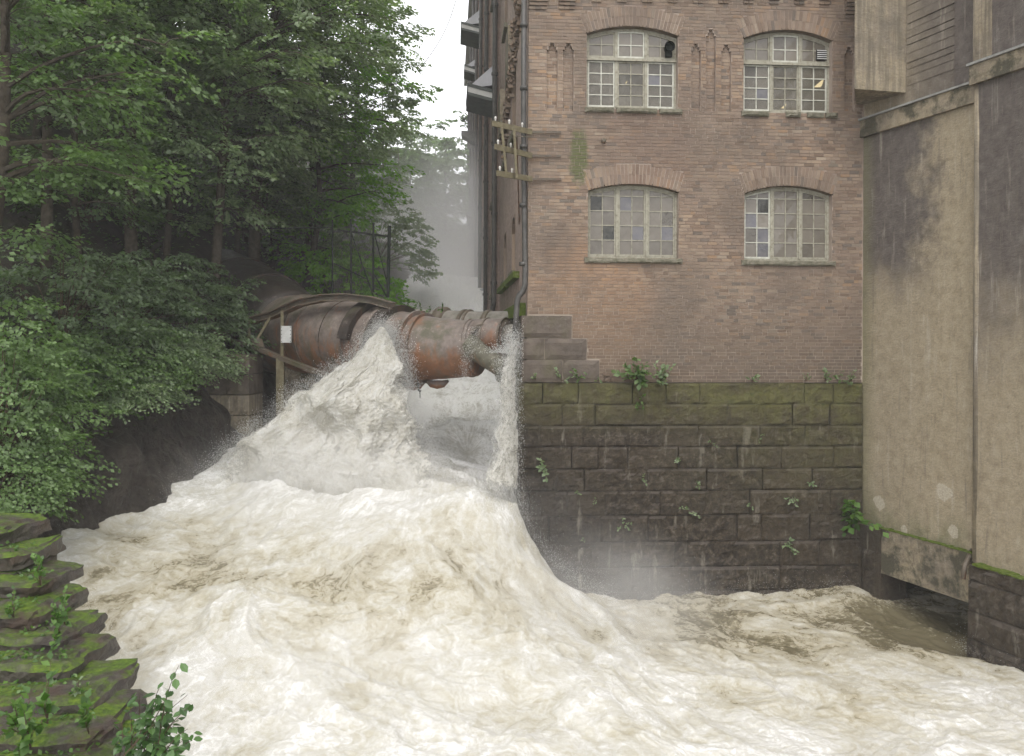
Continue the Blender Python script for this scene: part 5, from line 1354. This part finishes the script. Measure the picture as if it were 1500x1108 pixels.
# ================================================================== FOLIAGE
LEAF_T = np.array([[0,0,0],[.5,.36,.03],[1.0,0,-.10],[.5,-.36,.03]])       # folded little leaf, length 1
LEAF_F = np.array([[0,1,2],[0,2,3]])
def leaves(P, Dr, Nr, S):
    """P origins, Dr pointing dirs, Nr rough normals, S lengths"""
    d = Dr/np.maximum(np.linalg.norm(Dr,axis=1,keepdims=True),1e-6); s_ = np.cross(Nr, d); s_ /= np.maximum(np.linalg.norm(s_,axis=1,keepdims=True),1e-6); n_ = np.cross(d, s_)
    V = P[:,None] + S[:,None,None]*(LEAF_T[None,:,0:1]*d[:,None]+LEAF_T[None,:,1:2]*s_[:,None]+LEAF_T[None,:,2:3]*n_[:,None])
    return V.reshape(-1,3), (LEAF_F[None]+np.arange(len(P))[:,None,None]*4).reshape(-1,3)
def make_spray(rng, n=56, w=.6):
    """a flat fan of leaves, axis along x, length 1"""
    P = []; Dd = []
    for k in range(9):
        t = .12+.88*k/8; L = w*(1-t*.75)*rng.uniform(.8,1.15)
        for sg in (-1, 1):
            ang = sg*rng.uniform(.6,1.0); m = max(1, int(L*7))
            for j in range(m):
                r = (j+.6)/m*L; x = t+r*math.cos(ang)*.8; y = r*math.sin(ang)
                P.append((x, y, -.22*x*x-.25*abs(y)+rng.normal()*.03)); a2 = ang*.7+rng.normal()*.5; Dd.append((math.cos(a2), math.sin(a2), -.35+rng.normal()*.2))
    P = np.array(P); Dd = np.array(Dd); i = rng.permutation(len(P))[:n]; return P[i], Dd[i]
SPR = [make_spray(np.random.default_rng(100+i)) for i in range(10)]
def place_sprays(O, az, pitch, L, rng, leaf, up_tilt=.35):
    VV = []; FF = []; DD = []; NN = []; SS = []
    for o, a, p, l in zip(O, az, pitch, L):
        P, D = SPR[rng.integers(10)]; ca, sa, cp_, sp_ = math.cos(a), math.sin(a), math.cos(p), math.sin(p)
        roll = rng.normal()*.25; cr, sr = math.cos(roll), math.sin(roll)
        Rm = np.array([[ca*cp_, -sa, -ca*sp_],[sa*cp_, ca, -sa*sp_],[sp_, 0, cp_]]) @ np.array([[1,0,0],[0,cr,-sr],[0,sr,cr]])
        VV.append((P*l)@Rm.T+o); DD.append(D@Rm.T); NN.append(np.tile(Rm[:,2], (len(P),1)))
        SS.append(np.full(len(P), leaf*1.25)*rng.uniform(.7,1.25,len(P)))
    P = np.concatenate(VV); D = np.concatenate(DD); Nn = np.concatenate(NN)+rng.normal(size=P.shape)*up_tilt; S = np.concatenate(SS)
    return leaves(P, D, Nn, S)
def tree(name, label, cat, base, height, R, h0, seed, leaf_m, leaf=.10, nl=26, ns=7, lean=(0,0), trunk_r=.14, group=None, flat=.6, spray=.95, toward=None, wood=True):
    rng = np.random.default_rng(seed); base = Vector(base); T = thing(name, label, cat, tuple(base), group)
    npt = 12; pts = []
    wob = rng.normal(size=2)*.25
    for i in range(npt):
        t = i/(npt-1); pts.append(base+Vector((lean[0]*t+wob[0]*math.sin(t*5), lean[1]*t+wob[1]*math.sin(t*4+1), height*t*.93-.3*(i==0))))
    rad = [trunk_r*(1-.85*(i/(npt-1)))+.012 for i in range(npt)]
    mb = MB(); mb.tube(pts, rad, 8); 
    lb = MB(); O = []; az = []; pit = []; Ls = []
    for li in range(nl):
        t = h0+(1-h0)*(li+.5)/nl; t = min(t+rng.normal()*.02, .99); k = t*(npt-1); i = min(int(k), npt-2); p0 = pts[i].lerp(pts[i+1], k-i)
        prof = math.sin(math.pi*min(1, (1-t)/(1-h0)*.82+.14))**.6
        a = li*2.4+rng.normal()*.4
        if toward is not None and rng.random() < .45: a = toward+rng.normal()*.7
        L = R*prof*rng.uniform(.7,1.15)
        if L < .4: L = .4
        el = rng.uniform(.15,.75)*(1 if t < .9 else 1.6); lp = []; m = 7; p = p0.copy(); dirv = None
        for j in range(m):
            lp.append(p.copy()); e = el-(j/(m-1))*(.75+rng.normal()*.15)*flat/.6; aa = a+math.sin(j*1.3+li)*.18
            p = p+Vector((math.cos(aa)*math.cos(e), math.sin(aa)*math.cos(e), math.sin(e)))*(L/(m-1))
        r0 = rad[min(i, npt-1)]*.5; lb.tube(lp, [max(.008, r0*(1-.9*j/(m-1))) for j in range(m)], 5, cap=False)
        for q in range(ns):
            f = .25+.75*(q+rng.random())/ns; kk = f*(m-1); j = min(int(kk), m-2); pp = lp[j].lerp(lp[j+1], kk-j); sd = rng.choice([-1,1]); a3 = a+sd*rng.uniform(.3,1.3)*(1 if f < .9 else .3)
            off = rng.uniform(.0,.55)*R*.28; pe_ = pp+Vector((math.cos(a3)*off, math.sin(a3)*off, rng.normal()*.12))
            O.append(pe_); az.append(a3); pit.append(rng.normal()*.22-.02); Ls.append(spray*rng.uniform(.7,1.2))
            if off > .3: lb.tube([pp, pp.lerp(pe_,.5)+Vector((0,0,.04)), pe_+Vector((math.cos(a3),math.sin(a3),-.1))*.4], [.014,.009,.003], 3, cap=False)
    mb.build('trunk', M['bark'], T, smooth=True); 
    if wood: lb.build('branches', M['bark'], T)
    V_, F_ = place_sprays(np.array(O), az, pit, Ls, rng, leaf); np_mesh('crown', V_, F_, M[leaf_m], T)
    return T
def ground(px, D, dx=0):
    x = (px-CX)/FPX*D+dx; return (x, D, float(terrain_z([x],[D])[0]))
TREES = [ # name, label, px, D, height, R, h0, leaf mat, leaf, nl, ns, lean, r
 ('maple_tree','tall maple with a bare dark trunk standing on the slope left of the girder',197,23.5,15,4.2,.30,'leaf_silver',.115,44,9,(.2,0),.17),
 ('maple_tree','double stemmed maple leaning right behind the stone pier, its crown in layered sprays',318,25.5,15,4.6,.25,'leaf_silver',.115,46,9,(.6,-.6),.15),
 ('elm_tree','slim dark tree between the two maples with a crooked trunk',255,28.5,17,4.2,.22,'leaf_dark',.12,42,8,(-.3,0),.13),
 ('elm_tree','spreading tree whose long limb arches over the penstock towards the gap',372,29.5,17,4.1,.20,'leaf_silver',.12,60,10,(1.6,-1.2),.2),
 ('elm_tree','tall rounded tree filling the hillside edge against the pale sky',405,34,19,4.2,.10,'leaf_silver',.13,60,10,(.8,-.6),.2),
 ('lime_tree','fresh yellow green tree glowing behind the fence panel',448,32.5,10,3.0,.05,'leaf_bright',.12,40,9,(.4,-.4),.12),
 ('lime_tree','bright green tree high on the slope between darker crowns',365,32,17,4.4,.2,'leaf_bright',.12,40,8,(0,0),.14),
 ('ash_tree','dark tree at the left margin leaning out over the bush bank',62,21,13,4.0,.30,'leaf_silver',.115,40,8,(.5,-.5),.14),
 ('ash_tree','tree at the left frame edge with light sprays high over the bank',-60,17,12,4.2,.25,'leaf_mid',.10,40,9,(1.4,0),.15),
 ('ash_tree','back row tree showing its thin trunk above the leftmost maple',130,30,17,4.6,.25,'leaf_dark',.125,40,8,(0,0),.13),
 ('elm_tree','pale misty tree at the river bend left of the waterfall',508,45,12,3.2,.05,'leaf_silver',.15,44,9,(.8,-.5),.16),
 ('elm_tree','large green tree at the very top of the hillside',300,38,20,6.0,.15,'leaf_bright',.14,56,9,(0,0),.2),
 ('ash_tree','deep green tree high up behind the left frame edge',20,33,17,5.2,.1,'leaf_dark',.13,44,8,(0,0),.16),
 ('elm_tree','feathery tree whose branch tips hang towards the mill over the river',447,37,12,3.7,.05,'leaf_silver',.125,50,10,(1.0,-1.0),.15),
 ('ash_tree','middle slope tree with leaves down to the dark ground left of the maples',160,26,9,3.4,.1,'leaf_dark',.11,36,9,(0,0),.10),
 ('ash_tree','understorey tree just behind the girder and the dark upstream pipe',345,30,8,3.0,.1,'leaf_dark',.11,32,9,(0,0),.09),
 ('elm_tree','upper hillside tree between the bright crown and the sky gap',365,40,20,4.4,.2,'leaf_mid',.14,50,9,(.5,0),.2),
  ('maple_tree','young maple filling the shade between the leftmost trunks',120,22.5,9,3.2,.12,'leaf_mid',.10,36,9,(.3,-.4),.09),
 ('maple_tree','young layered maple in front of the crooked slim tree',240,25.0,11,3.4,.15,'leaf_silver',.105,38,9,(.3,-.5),.10),
 ('elm_tree','low spreading elm right above the dark upstream pipe',375,31.0,9,3.2,.15,'leaf_mid',.11,36,9,(.4,-.3),.10),
 ('ash_tree','young ash with pale sprays high behind the frame edge trees',45,25,15,4.0,.3,'leaf_silver',.11,40,9,(.5,0),.12),
]
for i, (nm, lb_, px, D, hgt, R, h0, lm, lf, nl, ns, ln, tr) in enumerate(TREES):
    tree(nm, lb_, 'tree', ground(px, D), hgt, R, h0, 300+i, lm, lf, nl, ns, ln, tr, 'trees on the left bank', toward=-.9 if i not in (5,6) else None)
FAR = [(585,66,13,4.0,'hazy tree far up the gorge left of the light gap'),(618,74,15,4.2,'hazy tree straight above the waterfall mist'),(652,70,14,3.8,'hazy tree far away in the narrow gap beside the mill'),(684,80,18,4.2,'faint tall tree touching the far edge of the mill'),(600,92,22,5,'faintest tree at the back of the gorge, left'),(640,96,22,5,'faintest tree at the back of the gorge, right'),(560,62,16,4.5,'hazy round tree at the end of the wooded bank')]
for i, (px, D, hgt, R, lb_) in enumerate(FAR):
    x = (px-CX)/FPX*D; tree('distant_tree', lb_, 'tree', (x, D, 8.0), hgt, R, .12, 500+i, 'leaf_mid', .26, 24, 8, (0,0), .16, 'misty trees at the end of the gorge', spray=1.25)
# shrubs on the bank
def shrub(label, px, D, R, hh_, seed, lm, leaf, n, group='bushes on the left bank', name='shrub', zoff=0.0, spray=.55):
    b = ground(px, D); b = (b[0], b[1], b[2]+zoff); rng = np.random.default_rng(seed); T = thing(name, label, 'bush', b, group)
    O = []; az = []; pit = []; Ls = []; mb = MB()
    for s_ in range(n):
        a = rng.uniform(0, 2*math.pi); ph = math.acos(rng.uniform(-.1, 1)); r = rng.uniform(.45, 1)**.5
        o = Vector(b)+Vector((math.cos(a)*math.sin(ph)*R*r, math.sin(a)*math.sin(ph)*R*r, math.cos(ph)*hh_*r+.1)); O.append(o); az.append(a+rng.normal()*.5); pit.append(rng.uniform(-.5,.35)); Ls.append(spray*rng.uniform(.7,1.3))
        if s_ % 6 == 0: mb.tube([b, Vector(b).lerp(o,.5)+Vector((0,0,.1)), o], [.02,.012,.004], 4, cap=False)
    mb.build('stems', M['twig'], T); V_, F_ = place_sprays(np.array(O), az, pit, Ls, rng, leaf, .5); np_mesh('foliage', V_, F_, M[lm], T); return T
SH = [('tall pale leaved bush at the left frame edge below the ash',0,15.8,1.4,3.3,'leaf_mid',.075,230),
      ('rounded bush on the bank edge above the dark rock',80,18.2,1.3,1.6,'leaf_mid',.07,240),
      ('bright bush hanging over the rock at the far left',-5,15.6,1.1,1.4,'leaf_mid',.065,190),
      ('bush with drooping tips above the grey rock slope',165,19.9,1.5,1.5,'leaf_mid',.07,300),
      ('low bush at the foot of the stone pier',262,21.6,1.2,1.2,'leaf_silver',.06,240),
      ('willowy bush trailing to the water below the pier',215,20.8,1.3,1.2,'leaf_silver',.06,240),
      ('bush spilling over the dark rock towards the foam',120,19.0,1.2,.9,'leaf_mid',.065,220),
      ('pale bush hanging low over the rock beside the torrent',175,19.4,1.1,.7,'leaf_silver',.06,210),
      ('leafy bush covering the top of the stone pier',292,23.6,1.5,1.2,'leaf_dark',.085,170),
      ('dark bush under the leftmost maple trunk',180,21.2,1.7,1.8,'leaf_dark',.08,200),
      ('broad dark bush between the maples and the pier',245,23.2,1.7,1.8,'leaf_dark',.085,190),
      ('bush in shade behind the frame edge bushes',90,19.4,1.9,2.4,'leaf_dark',.08,220),
      ('green thicket on the far bank behind the fence panel',495,31.5,2.6,3.4,'leaf_bright',.10,300),
      ('misty thicket at the river bend beyond the fence posts',548,40,2.6,3.4,'leaf_silver',.12,220),
      ('thicket beside the upstream pipe where it leaves the slope',440,29.5,1.8,1.6,'leaf_mid',.09,150),
      ('bush at the top of the stepped stones',-10,14.8,.9,1.1,'leaf_mid',.055,130),
      ('hanging bush on the dark rock left of the river edge',100,18.6,.9,.8,'leaf_bright',.055,120),
      ('bush on the upper slope between the two leftmost trees',120,24,2.0,2.4,'leaf_dark',.09,190),
      ('drooping bush behind the pier close to the steel girder',330,25.2,1.4,1.7,'leaf_dark',.085,140),
      ]
for i, (lb_, px, D, R, hh_, lm, lf, n) in enumerate(SH): shrub(lb_, px, D, R, hh_, 700+i, lm, lf, n)
# ground cover: ivy, fern and seedlings too many to count
rng = np.random.default_rng(5); n = 15000; yv = rng.uniform(13.5, 40, n); dv = rng.uniform(.7, 14, n)**1.0; xv = bank_x(yv)-dv; zv = terrain_z(xv, yv)
cl_ = fbm(np.c_[xv,yv,zv]*.7, 3, 91); k = cl_ > -.05; xv, yv, zv = xv[k], yv[k], zv[k]
P = np.c_[xv, yv, zv+rng.uniform(.05,.25,len(xv))]; V_, F_ = leaves(P, rng.normal(size=P.shape)*[1,1,.3], np.tile([0,-.4,1.], (len(P),1))+rng.normal(size=P.shape)*.3, rng.uniform(.06,.16,len(P)))
np_mesh('ground_cover', V_, F_, M['leaf_mid'], None, False, None, kind='stuff')
# moss tufts, sorrel and ferns on the stepped stones
P = []; 
for (xa, xb, yf, yb, zz) in slabs:
    m = int((xb-xa)*150)
    for _ in range(m):
        x_, y_ = rng.uniform(xa, xb-.12), yf+.12+(yb-yf-.1)*rng.random()
        if fbm([[x_*1.5, y_*1.5, 3.0]], 3, 95)[0] + .12*(y_-yf)> .06: P.append((x_, y_, zz+rng.uniform(0,.05)))
P = np.array(P); n = len(P); V_, F_ = leaves(P, rng.normal(size=(n,3))*[1,1,.2]+[0,0,.45], np.tile([0,-.3,1.], (n,1))+rng.normal(size=(n,3))*.5, rng.uniform(.02,.07,n))
np_mesh('small_weeds', V_, F_, M['leaf_fresh'], None, False, None, kind='stuff')
def hang_plant(label, p, s, seed, nleaf=26, name='wall_plant', group='small plants rooted in the joints of the river wall', nrm=None, droop=.2, lm='leaf_fresh', cat='plant', spread=1.0):
    rng = np.random.default_rng(seed); nrm = np.array(nrm if nrm is not None else NV_); T = thing(name, label, cat, tuple(p), group); mb = MB(); P = []; Dd = []
    ax = np.array(UV_) if abs(nrm[1]) > .5 else np.array(DV)
    for st in range(max(3, nleaf//7)):
        tip = np.array(p)+nrm*rng.uniform(.3,.8)*s+ax*rng.normal()*.45*s*spread+np.array([0,0,1])*(rng.uniform(-.5,.9)-droop)*s
        a = np.array(p); mid = (a+tip)/2+nrm*.15*s+[0,0,.1*s]; mb.tube([a, mid, tip], [.006,.004,.002], 4, cap=False)
        for k in range(7):
            t = .3+.7*k/6; c = a*(1-t)**2+2*mid*t*(1-t)+tip*t*t; P.append(c); Dd.append((tip-a)/np.linalg.norm(tip-a)+rng.normal(size=3)*.7)
    mb.build('stem', M['twig'], T); P = np.array(P); Dd = np.array(Dd)
    V_, F_ = leaves(P, Dd, np.tile(nrm*.6+[0,0,1.], (len(P),1))+rng.normal(size=P.shape)*.4, rng.uniform(.3,.5,len(P))*s*.75); np_mesh('leaves', V_, F_, M[lm], T)
HP = [(800,686,.22,30,'pale green plant on the river wall nearest the falling water'),(993,672,.14,18,'tiny plant midway up the river wall on the fourth course'),(941,700,.13,18,'hanging sprig right of the pale plant by the falls'),(1020,710,.13,18,'small sprig below the fourth course near the wall centre'),
      (1184,708,.15,20,'small fern on the mossy right part of the river wall'),(1158,729,.15,22,'tufted plant one course below the small fern'),(1008,750,.15,24,'drooping stem plant near the centre of the wall'),(1099,740,.11,14,'thin sprig right of the drooping stem plant'),
      (911,768,.15,22,'two tuft plant low on the wall left of centre'),(846,722,.11,14,'dark little sprig under the pale plant'),(874,732,.09,12,'tiniest sprig between the low tufts and the falls'),(1157,798,.20,30,'feathery green fern lowest on the wall'),(1040,650,.10,12,'little sprig below the lime streaks'),(1112,642,.09,10,'tiny pale sprig beside the white lime streaks'),(855,790,.07,10,'speck of green above the foam')]
for i, (x_, y_, s_, nl, lb_) in enumerate(HP):
    u, z = fac(x_, y_, .08); hang_plant(lb_, fw(u, .07, z), s_*1.5, 900+i, int(nl*1.3), lm='leaf_silver')
LP = [(930,548,.42,90,0,'biggest weed clump on the ledge under the lower left window'),(968,553,.30,70,.0,'grassy weed clump right of the biggest clump on the ledge'),(1100,552,.20,28,0,'lone weed on the ledge below the lower right window'),(848,556,.22,30,0,'weed on the ledge at the joint of the corner stones'),(822,553,.20,26,0,'yellowish weed on the ledge nearest the corner'),(785,558,.15,18,0,'small yellow weed at the very corner of the ledge'),(876,556,.14,18,0,'small weed in front of the broken bricks'),
      (1180,556,.14,18,0,'low weed on the ledge left of the green row'),(1208,555,.22,30,0,'first bunch of the green row at the right end of the ledge'),(1226,556,.20,28,0,'middle bunch of the green row at the right end of the ledge'),(1246,557,.22,30,0,'last bunch on the ledge beside the concrete corner')]
for i, (x_, y_, s_, nl, dr, lb_) in enumerate(LP):
    u, z = fac(x_, 559, .05); hang_plant(lb_, fw(u, .06, z+.01), s_*1.15, 950+i, int(nl*1.4), 'ledge_weed', 'weeds growing on the ledge of the river wall', droop=-.25, lm='leaf_silver' if i % 3 else 'leaf_mid')
u, z = fac(934, 585, .08); hang_plant('trailing stem hanging below the biggest weed clump', fw(u,.08,z), .25, 980, 26, droop=.5)
t_, z_ = rpx(1262, 764, .1); hang_plant('leafy plant sprouting at the inner corner above the tailrace beam', rwf(t_, .15, z_), .62, 981, 120, 'corner_plant', None, nrm=NR, droop=-.1, lm='leaf_fresh', spread=1.3)
i = near_index(608)
for k, px in enumerate((596, 606, 617, 630, 648)):
    j = near_index(px); p = at(px, 458-(px-596)*.02, PP[j].y+.9); hang_plant('dry weed tuft on top of the pipes, number counted from the collar'.replace(', number counted from the collar', ['nearest the collar','second along from the collar','over the middle of the gap','towards the clamp band','beside the clamp band'][k].join([' ',''])), p, .22, 990+k, 18, 'pipe_weed', 'weeds growing along the top of the pipes', droop=-.5)

# ---- leafy twigs in front, lower right of the stepped stones: every leaf its own
bush = thing('leafy_shrub', 'young shrub with large fresh leaves reaching over the foam from the stepped stones', 'bush', tuple(at(190, 1120, 8.4)))
rng = np.random.default_rng(77)
lv = [(-.0,0,0),(.28,.26,.02),(.62,.30,-.02),(1,0,-.14),(.62,-.30,-.02),(.28,-.26,.02),(.3,0,-.05),(.65,0,-.08)]
lme = bpy.data.meshes.new('leaf'); lme.from_pydata(lv, [], [(0,1,6),(1,2,7,6),(2,3,7),(0,6,5),(6,7,4,5),(7,3,4)]); lme.materials.append(M['shrub_leaf'])
B0 = at(185, 1135, 8.4); nleaf = 0; st = MB()
tips = [(262,975,8.0,9),(236,1002,8.2,9),(275,1018,8.1,9),(282,1032,7.9,8),(250,1012,8.3,12),(228,1022,8.2,12),(205,1015,8.4,10),(190,1030,8.5,10),(215,1045,8.2,14),(240,1048,8.1,14),(262,1052,8.0,12),(275,1068,7.9,10),(250,1075,8.1,14),(225,1072,8.2,14),(200,1062,8.3,12),(178,1058,8.5,10),(236,1095,8.0,14),(262,1098,7.9,12),(282,1085,7.8,8),(210,1100,8.2,14),(186,1090,8.4,12),(245,1035,8.4,12),(170,1080,8.6,8),(222,1040,8.5,12),(268,1085,8.2,10),(232,1088,8.1,10),(256,1062,8.0,9)]
for (px, py, D, nL) in tips:
    tip = at(px, py, D); mid = B0.lerp(tip, .55)+Vector((rng.normal()*.05, rng.normal()*.1, .08)); a = B0+Vector((rng.normal()*.15, rng.normal()*.15, -.2))
    pts = [a*(1-t)**2+mid*2*t*(1-t)+tip*t*t for t in np.linspace(0,1,9)]; st.tube(pts, [.010*(1-.8*i/8) for i in range(9)], 5, cap=False)
    for k in range(nL):
        t = 1-.62*(k/nL)**1.0; c = a*(1-t)**2+mid*2*t*(1-t)+tip*t*t
        o = bpy.data.objects.new('leaf', lme); COL.objects.link(o); o.parent = bush
        dr = Vector((rng.normal()*.8+.15, rng.normal()*.8-.2, -.45+rng.normal()*.45)).normalized(); nm = Vector((rng.normal()*.35, -.55+rng.normal()*.35, 1)).normalized()
        s_ = dr.cross(nm).normalized(); n2 = s_.cross(dr); sc_ = rng.uniform(.075,.12)
        o.matrix_local = Matrix.Translation(c+Vector(rng.normal(size=3)*.03)-bush.location) @ Matrix((( -s_.x,0,0,0),(0,0,0,0),(0,0,0,0),(0,0,0,1))).Identity(4) @ Matrix(((dr.x,s_.x,n2.x,0),(dr.y,s_.y,n2.y,0),(dr.z,s_.z,n2.z,0),(0,0,0,1))) @ Matrix.Scale(sc_, 4)
        nleaf += 1
st.build('stems', M['twig'], bush)
for (px, py, D, s_, lb_) in ((30,1075,8.3,.34,'broad leaved seedling growing between the lowest steps'),(70,1060,8.5,.36,'fern like sprig over the shadowed gap in the lowest steps'),(95,915,10.4,.30,'fresh green tuft on the middle step near its end'),(60,858,11.2,.30,'pale plant cluster on the upper steps'),(88,930,10.3,.30,'moss green herb under the middle step edge'),(45,1095,8.0,.36,'dark green rosette at the very bottom of the steps'),(115,1015,9.4,.16,'withered grass tuft on the second lowest step'),(20,905,10.6,.22,'small herb at the frame edge of the middle step'),(130,1075,8.5,.3,'low herb in front of the lowest step')):
    hang_plant(lb_, at(px,py,D), s_, 1100+px, 54, 'step_plant', 'plants on the stepped stones', nrm=(0,-.5,.6), droop=-.2, lm='leaf_fresh' if s_ != .16 else 'leaf_silver', spread=1.4)

# ================================================================== MIST AND HAZE
def blob(name, c, r, dens, seed, nscale, col=(1,1,1)):
    bpy.context.view_layer.update()
    m = volume(name, dens, col, True, nscale); mb = MB(); n, k = 24, 14
    for j in range(k+1):
        th = math.pi*j/k
        for i in range(n): a = 2*math.pi*i/n; mb.v.append((math.sin(th)*math.cos(a), math.sin(th)*math.sin(a), math.cos(th)))
    for j in range(k):
        for i in range(n): i2 = (i+1) % n; mb.f.append((j*n+i, (j+1)*n+i, (j+1)*n+i2, j*n+i2))
    me = bpy.data.meshes.new(name); me.from_pydata(mb.v, [], mb.f); me.materials.append(m)
    o = bpy.data.objects.new(name, me); COL.objects.link(o); o.location = c; o.scale = r; o['kind'] = 'stuff'; return o
blob('gorge_mist', (-3.5, 42, 9), (5, 12, 8), .065, 5, .25)
blob('waterfall_mist', (-4.5, 53, 8.5), (8, 18, 11), .12, 1, .16)
blob('river_mist', (-4.2, 18.9, 2.6), (4.0, 2.0, 1.5), .22, 2, .7)
blob('splash_mist', (1.6, 15.6, .8), (3.0, 2.2, 1.8), .20, 3, .6)
blob('foam_mist', (-3.5, 13.2, .6), (6.5, 2.4, 1.2), .09, 4, .5)
blob('mound_mist', (-2.5, 17.0, 2.0), (5.5, 3.4, 1.5), .07, 6, .6)
hz = MB(); hz.boxf(lambda a,b,c: Vector((a,b,c)), -60, 40, -8, 160, -3.3, 45)
hz.build('haze', volume('haze', .0012, (1,1,1)), None, kind='stuff')
